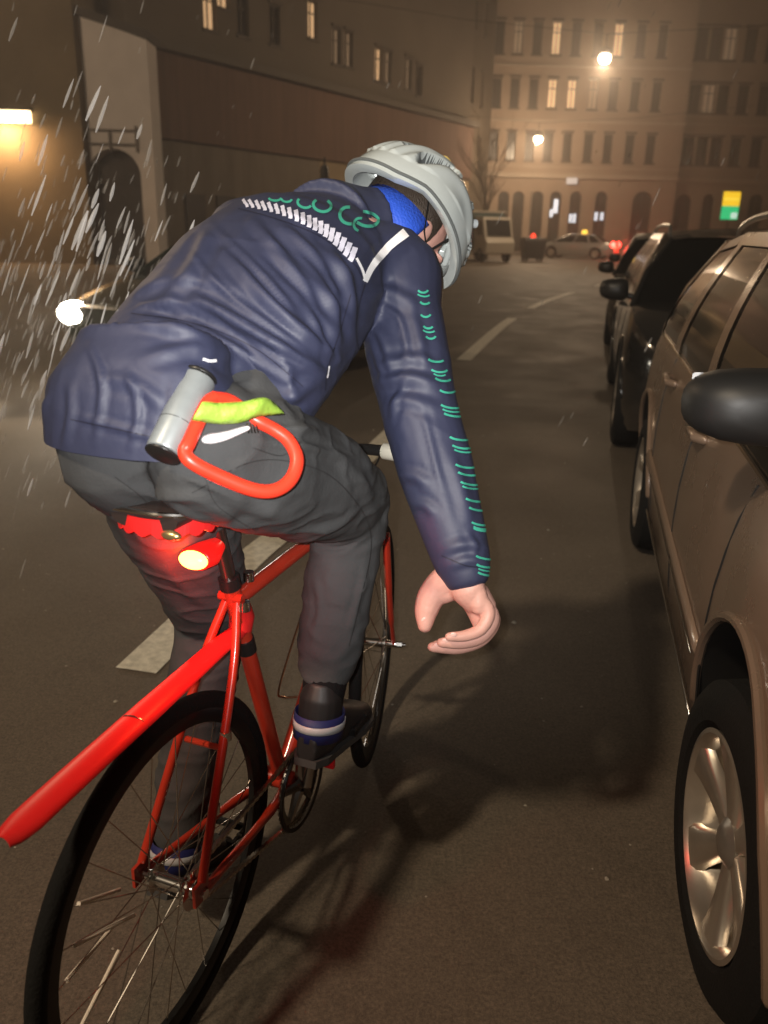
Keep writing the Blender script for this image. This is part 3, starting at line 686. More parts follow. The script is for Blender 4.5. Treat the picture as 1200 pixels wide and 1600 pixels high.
# ---- body: one continuous skin surface
b = MB()
loft(b, [pel-BF*.05, pel, abd, che, nek-BF*.03], [.09, .11, .10, .12, .06], [.065, .075, .065, .08, .05], BL*1.0)
b.tube([nek-BF*.05, nek, lerp(nek, hd(-.04, 0, -.06), .6), hd(-.03, 0, -.05)], [.07, .062, .056, .058], 16)
b.ell(hd(-.012, 0, .02), (.098, .076, .10), 24, 16, MH)         # skull
b.ell(hd(.035, 0, -.055), (.062, .056, .062), 20, 14, MH)        # jaw / face
b.ell(hd(.078, 0, -.098), (.022, .028, .018), 12, 8, MH)       # chin
b.tube([hd(.092, 0, .0), hd(.112, 0, -.032), hd(.104, 0, -.042)], [.008, .0135, .010], 10, round_ends=True)   # nose
b.ell(hd(.096, 0, -.066), (.009, .024, .0045), 12, 8, MH); b.ell(hd(.094, 0, -.075), (.010, .021, .0055), 12, 8, MH)   # lips
for s in (1, -1):
    b.ell(hd(.082, s*.031, .012), (.016, .022, .007), 10, 8, MH)   # brow
    b.ell(hd(-.005, s*.079, -.018), (.019, .009, .032), 14, 10, MH); b.ell(hd(-.003, s*.083, -.040), (.010, .006, .010), 10, 8, MH)  # ear
def limb(P, R, n=18): b.tube(curve_pts(P, 5), [interp(i/5, list(enumerate(R))) for i in range(5*(len(P)-1)+1)], n, round_ends=True)
limb([nek-BF*.08+BL*-.02, shR, lerp(shR, elR, .5), elR, lerp(elR, wrR, .45), wrR], [.07, .062, .048, .040, .038, .026])
limb([nek-BF*.08+BL*.02, shL, lerp(shL, elL, .5), elL, lerp(elL, wrL, .45), wrL], [.07, .062, .048, .040, .038, .026])
limb([hipR, lerp(hipR, knR, .5), knR, lerp(knR, anR, .3), lerp(knR, anR, .7), anR], [.085, .072, .052, .054, .038, .033])
limb([hipL, lerp(hipL, knL, .5), knL, lerp(knL, anL, .3), lerp(knL, anL, .7), anL], [.085, .072, .052, .054, .038, .033])
# right hand, in a loose claw: palm, four fingers, thumb
def fing(P, R): 
    Q = curve_pts([un(*p) for p in P], 5); b.tube(Q, [interp(i/(len(Q)-1), [(k/(len(R)-1), r) for k, r in enumerate(R)]) for i in range(len(Q))], 12, round_ends=True)
b.tube(curve_pts([wrR, un(728, 912, 1.48), un(739, 936, 1.485)], 4), [.026, .027, .028, .030, .031, .032, .031, .029, .026], 18, flat=(1., 1.1), round_ends=True)
b.tube(curve_pts([un(712, 905, 1.49), un(738, 925, 1.535), un(744, 945, 1.53)], 4), [.025]*4+[.022]*5, 14, round_ends=True)
b.tube(curve_pts([un(728, 912, 1.49), un(712, 918, 1.50), un(690, 926, 1.505)], 4), [.026]*4+[.022]*5, 14, round_ends=True)
b.tube([un(740, 930, 1.50), un(752, 950, 1.50), un(753, 972, 1.50)], [.030, .029, .020], 16, round_ends=True)
b.tube(curve_pts([un(724, 900, 1.47), un(744, 925, 1.468), un(748, 945, 1.468)], 4), [.022]*4+[.018]*5, 14, round_ends=True)
fing([(742, 936, 1.535), (765, 966, 1.548), (746, 996, 1.543), (716, 1008, 1.535), (682, 1008, 1.525)], [.0155, .0145, .0135, .012, .0095])
fing([(746, 936, 1.512), (770, 967, 1.520), (752, 998, 1.516), (716, 1012, 1.506), (676, 1011, 1.498)], [.016, .0152, .014, .0122, .0098])
fing([(747, 936, 1.488), (769, 964, 1.493), (753, 993, 1.488), (722, 1004, 1.48), (690, 1004, 1.472)], [.0155, .0147, .0135, .0118, .0095])
fing([(746, 932, 1.465), (763, 956, 1.466), (752, 982, 1.462), (728, 993, 1.456), (702, 995, 1.45)], [.014, .013, .012, .0105, .0085])
fing([(708, 898, 1.49), (688, 914, 1.505), (673, 934, 1.51), (666, 955, 1.51), (664, 976, 1.505)], [.028, .028, .026, .0225, .015])
# left hand closed round the grip
gl = Bw(.795, .19, .937)
def ln(x, y, z): return gl+BF*x+BL*y+Vector((0, 0, z))
b.tube(curve_pts([wrL, ln(-.02, .0, .035), ln(.022, .0, .030)], 4), [.026]*5+[.024, .023, .021, .018], 14, flat=(1.5, .8), round_ends=True)
for k, yy in enumerate((-.036, -.012, .012, .034)):
    b.tube(curve_pts([ln(.02, yy, .032), ln(.042, yy, .012), ln(.036, yy, -.016), ln(.008, yy, -.026)], 4), [.0105]*6+[.009]*7, 10, round_ends=True)
b.tube(curve_pts([ln(-.02, -.03, .02), ln(-.012, -.052, -.006), ln(.006, -.05, -.024)], 4), [.013]*5+[.0105]*4, 10, round_ends=True)
body = b.build('body', SKIN, per, remesh=.0030, sm_iter=3, ang=180, world=True)
for s in (1, -1):
    e = MB(); e.ell(hd(.083, s*.031, -.006), (.0115, .0125, .0115), 14, 10, MH); eo = e.build('eye', mat('eye_white', (.8, .78, .75), .2), per, world=True)
    e = MB(); e.ell(hd(.0925, s*.031, -.008), (.003, .006, .006), 12, 8, MH); e.build('iris', mat('iris', (.05, .03, .02), .2), eo, world=False); eo.children[0].data.transform(MINV[per.name])
h = MB(); h.ell(hd(-.026, 0, .018), (.096, .083, .103), 24, 16, MH); h.build('hair', mat('dark_hair', (.045, .03, .02), .6, bump=.6, bscale=120, aniso=(4, 1, 1)), per, world=True)
for (a_, b2, off) in (((690, 1.525), (682, 1.525), 1008), ((684, 1.498), (676, 1.498), 1011), ((697, 1.472), (690, 1.472), 1004), ((709, 1.45), (703, 1.45), 995)):
    n1 = un(a_[0]-1, off-3, a_[1]-.0075); h = MB(); h.ell(n1, (.0062, .0018, .0048), 12, 8); h.build('fingernail', mat('nail', (.80, .52, .46), .25), per, world=True)
n1 = un(664, 971, 1.4935); h = MB(); h.ell(n1, (.0075, .0018, .0088), 12, 8); h.build('fingernail', mat('nail', (.80, .52, .46), .25), per, world=True)
# blue headband below the helmet
h = MB(); R = []
for k in range(37):
    a = math.radians(88+ (272-88)*k/36)
    c0 = hd(.100*math.cos(a)-.016, .092*math.sin(a), -.004); c1 = hd(.094*math.cos(a)-.022, .086*math.sin(a), -.085)
    R.append([c0, c1])
V = []; F = []
for i, (p, q_) in enumerate(R):
    V += [p, q_]
    if i: F.append((2*i-2, 2*i-1, 2*i+1, 2*i))
h.add(V, F); h.build('headband', mat('blue_headband', (.02, .09, .62), .6, bump=.3, bscale=200), per, world=True, thick=.005, ang=180)

# ---- clothing
def surf_noise(p, s): return noise.noise(Vector(p)*s)
def seg_d(px, py, a, b_):
    ax, ay = a; bx, by = b_; dx, dy = bx-ax, by-ay; L2 = dx*dx+dy*dy
    t = np.clip(((px-ax)*dx+(py-ay)*dy)/L2, 0, 1); return np.hypot(px-ax-t*dx, py-ay-t*dy), t
def fold(o, strokes, gen, base=None):
    """strokes: (pts, half width px, height m) raised folds; gen(p,n)->extra displacement"""
    me = o.data; n = len(me.vertices); co = np.empty(n*3); me.vertices.foreach_get('co', co); co = co.reshape(-1, 3)
    no = np.empty(n*3); me.vertices.foreach_get('normal', no); no = no.reshape(-1, 3)
    W = co + np.array(per.location); d = W-_C; z = d@_f; px = 600+CF*(d@_R)/z; py = 800+CF*(d@_D)/z
    vd = d/np.linalg.norm(d, axis=1)[:, None]; face = np.clip(-(vd*no).sum(1)*2.5+.2, 0, 1)
    disp = np.zeros(n)
    for pts, wd, hgt in strokes:
        Q = [(p.x, p.y) for p in curve_pts([(x, y, 0) for x, y in pts], 5)]
        best = np.full(n, 1e9); bt = np.zeros(n)
        for i, (a, b_) in enumerate(zip(Q, Q[1:])):
            dd, t = seg_d(px, py, a, b_); mk = dd < best; best[mk] = dd[mk]; bt[mk] = ((i+t)/(len(Q)-1))[mk]
        env = np.sin(np.pi*np.clip(bt, .02, .98))**.6
        u = best/wd; disp += hgt*env*(np.exp(-u*u)-.35*np.exp(-((u-1.9)/.8)**2))*face
    disp += np.array([gen(Vector(W[i]), Vector(no[i])) for i in range(n)])
    co += no*disp[:, None]; me.vertices.foreach_set('co', co.ravel()); me.update()
# trousers
b = MB()
loft(b, [pel-BF*.125-Vector((0, 0, .01)), pel-BF*.07, pel+BF*.02, abd+Vector((0, 0, -.02)), lerp(abd, che, .3)], [.08, .138, .155, .14, .13], [.05, .095, .115, .105, .09], BL*1.0, 2.2)
b.ell(hipR-BF*.07+BL*.01+Vector((0, 0, .012)), (.098, .098, .105), 20, 14); b.ell(hipL-BF*.065+Vector((0, 0, .008)), (.098, .098, .108), 20, 14)
def leg(P, R, f=(1, 1)):
    Q = curve_pts(P, 6); b.tube(Q, [interp(i/6, list(enumerate(R))) for i in range(len(Q))], 22, flat=f, round_ends=True)
leg([hipR-BF*.03, lerp(hipR, knR, .5), lerp(hipR, knR, .85)+Vector((0, 0, .008)), knR+Vector((0, 0, .0)), lerp(knR, anR, .2), lerp(knR, anR, .5), lerp(knR, anR, .74)], [.112, .108, .092, .078, .074, .070, .060])
leg([hipL-BF*.03, lerp(hipL, knL, .5), lerp(hipL, knL, .85), knL, lerp(knL, anL, .2), lerp(knL, anL, .6), lerp(knL, anL, .93)], [.105, .100, .085, .073, .072, .064, .052])
tr_ = b.build('trousers', TROU, per, remesh=.006, sm_iter=8, ang=180, world=True)
st = [([(400, 690), (480, 700), (560, 720)], 6, .006), ([(500, 650), (560, 700), (590, 760)], 5, .004), ([(560, 800), (520, 825), (475, 835)], 5, .007), ([(575, 835), (535, 862), (480, 862)], 5, .006), ([(250, 720), (330, 760), (440, 800)], 5, .004), ([(200, 740), (280, 800), (360, 830)], 5, .004), ([(575, 880), (560, 940), (545, 990)], 5, .004), ([(490, 900), (500, 950), (490, 1000)], 5, .004), ([(380, 650), (440, 670), (500, 672)], 5, .005), ([(300, 740), (380, 790), (470, 815)], 9, .005), ([(520, 700), (570, 760), (585, 820)], 8, .005), ([(480, 850), (540, 845), (590, 825)], 8, .006), ([(480, 880), (530, 870), (585, 850)], 7, .004), ([(180, 760), (260, 775), (330, 778)], 8, .004), ([(450, 660), (510, 690)], 8, .004), ([(490, 920), (530, 940), (570, 935)], 8, .003), ([(250, 880), (300, 930), (340, 950)], 8, .004), ([(470, 1010), (520, 1030), (555, 1000)], 7, .004)]
fold(tr_, st, lambda p, n: .0045*surf_noise((p.x, p.y, p.z*1.4), 9)+.0045*((1-abs(surf_noise((p.x*.6, p.y*.6, p.z*1.5), 15)))**6-.3)+.0010*surf_noise(p, 40))
# jacket
b = MB(); SL = BL+Vector((0, 0, .10))
J = [abd-BF*.10+BL*.0+Vector((0, 0, .00)), abd-BF*.03+BL*.0+Vector((0, 0, .015)), lerp(abd, che, .6)+BL*.0+Vector((0, 0, .02)), che+BF*.03+BL*.0+Vector((0, 0, .02)), lerp(che, nek, .55), nek-BF*.01, nek+BF*.03+Vector((0, 0, .005))]
loft(b, J, [.165, .185, .190, .185, .165, .10, .072], [.115, .145, .155, .148, .125, .09, .07], SL, 2.15)
# drop tail over the seat of the trousers
loft(b, [pel-BF*.150+BL*.048+Vector((0, 0, .015)), pel-BF*.09+BL*.050+Vector((0, 0, .03)), pel+BF*.02+BL*.06+Vector((0, 0, .05)), abd+BL*.03+Vector((0, 0, .04)), lerp(abd, che, .3)+BL*.01+Vector((0, 0, .03))], [.115, .140, .145, .155, .16], [.060, .088, .105, .11, .12], SL, 3.)
loft(b, [pel-BF*.045+BL*.04+Vector((0, 0, .14)), pel-BF*.082+BL*.035+Vector((0, 0, .06)), pel-BF*.088+BL*.038+Vector((0, 0, -.01)), pel-BF*.088+BL*.038+Vector((0, 0, -.06))], [.11, .142, .150, .150], [.075, .098, .102, .102], BL, 2.6)
def arm(P, R, f=(1, 1)):
    Q = curve_pts(P, 6); b.tube(Q, [interp(i/6, list(enumerate(R))) for i in range(len(Q))], 22, flat=f, round_ends=True)
arm([lerp(che, shR, .45), shR+Vector((0, 0, .0)), lerp(shR, elR, .3), lerp(shR, elR, .65), elR, lerp(elR, wrR, .4), lerp(elR, wrR, .8), lerp(elR, wrR, 1.0)], [.10, .090, .083, .079, .073, .070, .058, .051])
arm([lerp(che, shL, .45), shL, lerp(shL, elL, .3), lerp(shL, elL, .65), elL, lerp(elL, wrL, .4), lerp(elL, wrL, .8), lerp(elL, wrL, .97)], [.10, .088, .076, .068, .062, .056, .048, .040])
b.tube([nek-BF*.05, nek+Vector((0,0,.01)), lerp(nek, hd(-.055, 0, -.075), .75), hd(-.05, 0, -.072)], [.105, .094, .088, .091], 24)
jk = b.build('jacket', NAVY, per, remesh=.0048, sm_iter=8, ang=180, world=True)
js = [([(395, 345), (450, 410), (540, 500)], 8, .009), ([(350, 395), (430, 480), (535, 570)], 8, .011), ([(290, 455), (400, 520), (520, 592)], 8, .010), ([(270, 520), (360, 560), (480, 632)], 11, .008),
      ([(430, 345), (500, 400), (560, 440)], 9, .006), ([(205, 500), (290, 515), (400, 560), (450, 590)], 10, .009), ([(470, 400), (515, 470), (530, 560)], 9, .009), ([(330, 350), (300, 420), (230, 500)], 10, .006),
      ([(510, 380), (545, 450), (548, 540)], 8, .009), ([(220, 560), (300, 545), (370, 570)], 9, .006), ([(150, 590), (210, 600), (260, 640)], 10, .005), ([(120, 650), (190, 670), (260, 690)], 6, .004), ([(140, 540), (160, 600), (150, 690)], 6, .005), ([(200, 580), (215, 640), (205, 700)], 6, .005), ([(270, 600), (265, 650), (250, 700)], 6, .004), ([(110, 600), (112, 650), (100, 700)], 6, .004), ([(400, 610), (450, 622), (500, 590)], 9, .006),
      ([(575, 470), (600, 455), (660, 480)], 9, .007), ([(565, 500), (600, 530), (610, 590)], 9, .008), ([(580, 600), (640, 590), (690, 605)], 9, .009), ([(590, 575), (640, 560), (680, 570)], 8, .006), ([(600, 640), (630, 625), (690, 640)], 8, .005),
      ([(620, 740), (650, 745), (668, 760)], 8, .006), ([(640, 785), (665, 790), (680, 805)], 7, .005), ([(690, 860), (730, 850), (765, 860)], 8, .005), ([(700, 885), (735, 875), (770, 885)], 7, .004), ([(700, 700), (720, 760), (735, 820)], 9, .005), ([(590, 420), (600, 400), (640, 385)], 8, .004),
      ([(640, 470), (655, 530), (665, 580)], 8, .005), ([(440, 330), (470, 345), (500, 380)], 8, .004)]
js += [([(330, 350), (430, 450), (470, 500)], 5, .0045), ([(300, 400), (370, 470), (500, 560)], 5, .0045), ([(260, 480), (330, 520), (470, 610)], 5, .004), ([(455, 360), (520, 440), (545, 520)], 5, .005), ([(400, 380), (470, 440), (525, 530)], 5, .004), ([(350, 500), (430, 560), (500, 590)], 4.5, .004), ([(480, 480), (505, 530), (515, 575)], 4.5, .005),
       ([(590, 470), (625, 500), (640, 560)], 5, .004), ([(575, 520), (590, 560), (600, 600)], 5, .005), ([(640, 590), (620, 620), (612, 660)], 5, .004), ([(660, 640), (675, 700), (690, 760)], 5, .003), ([(730, 830), (740, 850), (742, 872)], 4.5, .003)]
def jn(p, n):
    q = Vector((p.dot(BF)*1.0+p.z*.55, p.dot(BL)*.35-p.z*.1, p.z*.30-p.dot(BF)*.15))
    r1 = 1-abs(surf_noise(q, 11)); r2 = 1-abs(surf_noise(q+Vector((3, 1, 2)), 23)); g_ = .35 if p.z < 1.05 else 1.; return g_*(.0016*(r1**4-.3))+.0022*surf_noise(p, 9)+.0004*surf_noise(p, 40)
# straight lower hem of the drop tail
bm = bmesh.new(); bm.from_mesh(jk.data); off_ = Vector(per.location)
def in_tail(co):
    q = co+off_-B0; return q.dot(BF) < .34 and abs(q.dot(BL)) < .27
HZ = 1.128
gm = [f for f in bm.faces if in_tail(f.calc_center_median()) and f.calc_center_median().z < HZ+.02]
gm += list({e_ for f in gm for e_ in f.edges})+list({v_ for f in gm for v_ in f.verts})
bmesh.ops.bisect_plane(bm, geom=gm, plane_co=(0, 0, HZ), plane_no=(.0, .0, 1), clear_inner=True)
bmesh.ops.delete(bm, geom=[f for f in bm.faces if in_tail(f.calc_center_median()) and f.calc_center_median().z < HZ-.001], context='FACES')
bm.to_mesh(jk.data); bm.free(); jk.data.polygons.foreach_set('use_smooth', [True]*len(jk.data.polygons))
fold(jk, js, jn)
# decals printed on the jacket, wrapped onto its surface
dg = bpy.context.evaluated_depsgraph_get()
def bvh_of(o, off):
    me = o.data; return BVHTree.FromPolygons([v.co+off for v in me.vertices], [tuple(p.vertices) for p in me.polygons])
BJ = bvh_of(jk, Vector(per.location))
CV = Vector(_C)
def hit(bv, x, y, off=.0018):
    d = Vector(ray(x, y)).normalized(); h_ = bv.ray_cast(CV, d)
    if h_[0] is None: return None
    n_ = h_[1]
    if n_.dot(d) > 0: n_ = -n_
    return h_[0]+n_*off
def strip(mb, bv, pts, wd, sub=10, off=.0018, closed=False, maxjump=.05):
    Q = [(p.x, p.y) for p in curve_pts([(x, y, 0) for x, y in pts], sub)]; pv = None; n = len(Q)
    for i in range(n):
        a, c = Q[max(i-1, 0)], Q[min(i+1, n-1)]; dx, dy = c[0]-a[0], c[1]-a[1]; l = math.hypot(dx, dy) or 1; ww = wd[0]+(wd[1]-wd[0])*i/(n-1) if isinstance(wd, tuple) else wd
        ox, oy = -dy/l*ww/2, dx/l*ww/2
        L = [hit(bv, Q[i][0]+ox*k, Q[i][1]+oy*k, off) for k in (-1, 0, 1)]
        if any(q_ is None for q_ in L): pv = None; continue
        if pv and (pv[1]-L[1]).length < maxjump and (L[0]-L[2]).length < maxjump: mb.add([pv[0], pv[1], pv[2], L[0], L[1], L[2]], [(0, 1, 4, 3), (1, 2, 5, 4)])
        pv = L
b = MB(); strip(b, BJ, [(569, 440), (582, 415), (606, 387), (634, 364)], (8, 15)); strip(b, BJ, [(556, 404), (565, 422), (570, 440)], 4); b.build('reflective_strip', WHT, jk, ang=180, smooth=True).data.transform(MINV[per.name])
# checkered band: two rows of offset lozenges
b = MB(); CB_ = curve_pts([(372, 318, 0), (400, 321, 0), (440, 330, 0), (480, 346, 0), (515, 366, 0), (548, 396, 0)], 12)
acc = 0; k = 0; last = CB_[0]; marks = []
for p, q_ in zip(CB_, CB_[1:]):
    acc += (q_-p).length
    if acc > 8.6: acc = 0; marks.append((q_, (q_-p).normalized()))
for i, (p, d_) in enumerate(marks):
    n_ = Vector((-d_.y, d_.x, 0)); s = interp(i/len(marks), [(0, .62), (1, 1.15)])
    for r_ in (-1, 1):
        c = p+n_*r_*4.3*s+d_*(4.2 if r_ > 0 else 0); strip(b, BJ, [tuple((c-n_*5.2*s-d_*1.6)[:2]), tuple((c+d_*1.2)[:2]), tuple((c+n_*5.2*s+d_*2.2)[:2])], 7.6*s, 3)
b.build('checkered_band', mat('print_lilac_white', (.72, .72, .86), .5), jk, ang=180).data.transform(MINV[per.name])
GRN = mat('print_green', (.05, .40, .28), .5)
b = MB()
def loopy(cx, cy, rx, ry, a0, a1, wd, tilt=0):
    P = []
    for t in np.linspace(a0, a1, 9):
        x, y = rx*math.cos(rad(t)), ry*math.sin(rad(t)); P.append((cx+x*math.cos(tilt)-y*math.sin(tilt), cy+x*math.sin(tilt)+y*math.cos(tilt)))
    strip(b, BJ, P, wd, 4)
loopy(476, 318, 11, 8, 20, 210, 4, .2); loopy(503, 322, 14, 10, -60, 220, 4.5, .2); loopy(545, 338, 15, 13, 60, 260, 5, .3); loopy(571, 343, 20, 11, -110, 130, 5, .2); loopy(562, 352, 10, 10, 90, 270, 4, .3)
loopy(430, 310, 10, 5, 10, 170, 3.5); loopy(448, 312, 8, 5, 10, 170, 3.5)
for i, (x, y) in enumerate([(664, 452), (667, 470), (668, 490), (672, 508), (676, 524), (684, 560), (689, 576), (695, 590), (702, 608), (708, 632), (713, 645), (722, 682), (726, 695), (731, 725), (735, 737), (739, 752), (747, 778), (752, 792), (756, 815), (759, 824), (763, 868), (764, 880), (766, 893)]):
    loopy(x-4, y, 18 if i > 8 else (13 if i > 4 else 8), 6, 150, 20 if i % 2 else 10, 3.2, .12); 
    if i % 3 == 0: loopy(x-3, y+7, 16 if i > 8 else 10, 5, 150, 20, 2.6, .12)
b.build('green_print', GRN, jk, ang=180).data.transform(MINV[per.name])
# zip pull and hem tabs
b = MB(); strip(b, BJ, [(316, 561), (326, 564), (337, 563)], 4.5); strip(b, BJ, [(510, 590), (512, 580), (513, 572)], 2.2); b.build('hem_tab', WHT, jk, ang=180).data.transform(MINV[per.name])

# grey shirt tail / waist showing between jacket and trousers is part of the trousers; yellow-green high visibility band across the hip
BT = bvh_of(tr_, Vector(per.location))
SEAM = mat('seam_navy', (.012, .013, .03), .6)
for P_, w_ in (([(570, 444), (560, 480), (556, 520), (566, 570), (575, 600)], 2.2), ([(372, 326), (430, 342), (500, 370), (552, 412), (566, 436)], 1.6), ([(548, 460), (530, 520), (512, 575), (508, 610)], 1.8), ([(690, 868), (730, 884), (772, 886)], 1.8), ([(110, 655), (190, 672), (270, 690)], 1.8), ([(205, 490), (300, 505), (400, 545), (480, 610)], 1.4)):
    b = MB(); strip(b, BJ, P_, w_, off=.0008); b.build('seam', SEAM, jk, ang=180).data.transform(MINV[per.name])
SEAMT = mat('seam_grey', (.02, .02, .021), .8)
for P_, w_ in (([(300, 770), (400, 720), (500, 735), (560, 790), (580, 850), (560, 950), (545, 1010)], 1.8), ([(180, 745), (225, 780), (240, 805)], 1.8), ([(395, 700), (440, 712), (470, 690)], 1.8), ([(320, 745), (340, 790), (400, 830)], 1.4)):
    b = MB(); strip(b, BT, P_, w_, off=.0008); b.build('seam', SEAMT, tr_, ang=180).data.transform(MINV[per.name])
HV = mat('high_vis_green', (.30, .48, .06), .5, bump=.3, bscale=90)

# ---- shoes and socks
def shoe(anc, fwd, s, toe_up=0.):
    b = MB(); f = Vector(fwd).normalized(); up = Vector((0, 0, 1)); up = (up-f*up.dot(f)).normalized(); sd = f.cross(up); base = anc-up*.075-f*.045
    prof = [(-.01, .020, .030, .030), (.02, .034, .045, .045), (.07, .036, .052, .05), (.13, .040, .040, .038), (.19, .046, .030, .028), (.24, .043, .024, .022), (.275, .026, .016, .016)]
    R = []
    for x, hw_, hh, cz in prof:
        R.append([base+f*x+up*cz+sd*hw_*math.copysign(abs(math.cos(t))**.8, math.cos(t))+up*hh*math.copysign(abs(math.sin(t))**.8, math.sin(t)) for t in [2*math.pi*k/18 for k in range(18)]])
    b.rings(R); b.tube([anc-up*.03, anc+up*.05], [.045, .043], 16, round_ends=True)
    o = b.build('shoe', mat('shoe_black', (.014, .014, .015), .5), per, world=True, remesh=.004, sm_iter=3, ang=180)
    b = MB(); R = []
    for x, hw_, hh, cz in prof: R.append([base+f*x+up*(z)+sd*y for y, z in ((-hw_-.003, -.004), (hw_+.003, -.004), (hw_+.004, .012), (-hw_-.004, .012))])
    b.rings(R); so_ = b.build('sole', mat('sole_grey', (.05, .05, .05), .6), o, smooth=False); so_.data.transform(MINV[per.name])
    return base, f, up, sd, o
SB = {}
for nm, an, fd in (('R', anR, BF*1+Vector((0, 0, -.18))), ('L', anL, BF*1+BL*.05+Vector((0, 0, -.38)))):
    base, f, up, sd, o = shoe(an, fd, 1); SB[nm] = (base, f, up, sd)
    b = MB(); rr = .056; up2 = ((knR-anR) if nm == 'R' else (knL-anL)).normalized()
    b.tube([an+up2*.11, an+up2*.04, an-up2*.01], [.047, .042, .044], 18); b.build('sock', BLKC, per, world=True)
# ankle bands: blue with a silver reflective stripe
for nm in 'RL':
    base, f, up, sd = SB[nm]; a_ = (anR if nm == 'R' else anL)-up*.005
    for mt, h0, h1, rr, nmn in ((mat('blue_band', (.01, .015, .10), .6), -.026, .024, .049, 'ankle_band'), (mat('band_silver', (.45, .46, .48), .4), -.006, .009, .0510, 'ankle_band')):
        b = MB(); b.rings([[a_+up*h_+f*math.cos(t)*rr*1.12+sd*math.sin(t)*rr for t in [2*math.pi*k/24 for k in range(24)]] for h_ in (h0, lerp(h0, h1, .5), h1)], False); b.build(nmn, mt, per, world=True, thick=.002, ang=180)

# ---- helmet
hm = bpy.data.objects.new('helmet', None); col.objects.link(hm); hm.parent = per
HEL = mat('helmet_shell', (.56, .61, .60), .2, .15, coat=1., var=.05, vscale=20)
HIN = mat('helmet_liner', (.10, .11, .11), .7)
b = MB(); NU, NV = 200, 76; R = []
RIDGE = [0, .30, -.30, .62, -.62]
def ventf(fx, lat, v):
    best = 0
    for lc in (-.62, -.22, .22, .62):
        dl = abs(lat-lc)/.115
        for xa, xb in ((-.80, -.18), (-.06, .34), (.44, .84)):
            k_ = math.sqrt(max(1-lc*lc*.9, .2)); xm, xh = (xa+xb)/2*k_, (xb-xa)/2*k_; dx_ = abs(fx-xm)/xh
            q_ = (dl**2.4+dx_**4); best = max(best, min(1, max(0, (1.15-q_)/.3)))
    return best
def helm(u, v, inner=0.):
    # u around 0..2pi (0 = front), v 0 rim .. 1 crown
    th = v*math.pi/2; f_, l_ = math.cos(u), math.sin(u)
    rf = .170 if f_ > 0 else .166; rl_ = .119; hgt_ = .152
    ct = math.cos(th)**.82; st = math.sin(th)
    x, y, z = rf*f_*ct, rl_*l_*ct, hgt_*st
    lat = y/rl_
    g = 0.
    if v > .22 and v < .97:
        g = -.020*ventf(x/rf, lat, v) + .004*math.cos(lat*5*math.pi)**2
    k = 1+(g-inner)/.12
    # rim rises over the ears, dips at back
    rim = (-.012+.022*abs(l_)**2 - (.018 if f_ < -.4 else 0)*min(1, (-f_-.4)*3))*(1-v)
    return hd(-.012+x*k, y*k, .008+z*k+rim)
for j in range(NV+1): R.append([helm(2*math.pi*i/NU, min(j/NV, .995)) for i in range(NU)])
for j in range(NV, -1, -1): R.append([helm(2*math.pi*i/NU, min(j/NV, .98), .016 if j else .007) for i in range(NU)])
b.rings(R, False); F_last = [(len(R)-1)*NU+i for i in range(NU)]
for i in range(NU): k = (i+1) % NU; b.f.append((F_last[i], F_last[k], k, i)); b.mi.append(0)
for j in range(NV):
    for i in range(NU):
        u_, v_ = 2*math.pi*(i+.5)/NU, (j+.5)/NV; ct_ = math.cos(v_*math.pi/2)**.82
        if v_ > .2 and ventf(math.cos(u_)*ct_, math.sin(u_)*ct_, v_) > .5: b.mi[j*NU+i] = 1
tb = MB(); tb.tube([helm(2*math.pi*i/72, .045, -.0015) for i in range(72)], .0032, 8, closed=True); tb.build('rim_trim', HIN, hm).data.transform(MINV[per.name])
hs = b.build('shell', [HEL, HIN], hm, ang=60); hs.data.transform(MINV[per.name])
b = MB(); b.tube([hd(.085, -.03, .130), hd(.100, -.03, .148)], [.009, .010], 14); b.tube([hd(.07, -.03, .118), hd(.095, -.03, .136)], .005, 8); ho = b.build('lamp', mat('pale_plastic', (.55, .6, .62), .3), hm); ho.data.transform(MINV[per.name])
b = MB(); P = hd(-.05, -.03, .155); b.ell(P, (.016, .012, .010), 12, 8, MH); ho = b.build('badge', mat('gold_badge', (.8, .6, .2), .35, .3), hm); ho.data.transform(MINV[per.name])
for s in (1, -1):
    b = MB(); b.tube([hd(.045, s*.096, .035), hd(.03, s*.088, -.03), hd(.035, s*.060, -.10), hd(.05, 0, -.125)], .0035, 6, flat=(1.8, .5)); b.tube([hd(-.055, s*.094, .03), hd(-.01, s*.091, -.02), hd(.03, s*.084, -.035)], .0035, 6, flat=(1.8, .5))
    ho = b.build('strap', BLKC, hm); ho.data.transform(MINV[per.name])

# ---- the lock hanging at the hip
LOZ = [(334, 622, 1.115), (322, 634, 1.105), (296, 690, 1.075), (289, 706, 1.07), (300, 722, 1.07), (340, 743, 1.085), (395, 765, 1.105), (430, 766, 1.12), (455, 748, 1.135), (464, 718, 1.145), (452, 690, 1.15), (430, 672, 1.15), (398, 655, 1.15), (362, 628, 1.135)]
lk = empty('u_lock', un(380, 700, 1.11), 0, 'red coated U lock with a grey crossbar hooked at the hip of the cyclist', 'lock')
b = MB(); b.tube(curve_pts([un(*p) for p in LOZ+LOZ[:1]], 5)[:-1], .0098, 16, closed=True); b.build('shackle', mat('red_lock_rubber', (.80, .045, .02), .35), lk, world=True, ang=180)
b = MB(); A, B_ = un(311, 592, 1.135), un(255, 708, 1.085); b.tube([A, B_], .0245, 24); lc = b.build('crossbar', mat('grey_lock', (.30, .33, .34), .38, .35, var=.1, vscale=30), lk, world=True, bevel=.004)
b = MB(); d = (B_-A).normalized(); b.tube([A-d*.006, A-d*.0005], .0245, 24); b.tube([B_+d*.0005, B_+d*.004], .0245, 24); b.tube([lerp(A, B_, .62), lerp(A, B_, .63)], .0249, 24); pieces(b, 'end_cap', BLK, lk, world=True, bevel=.002)
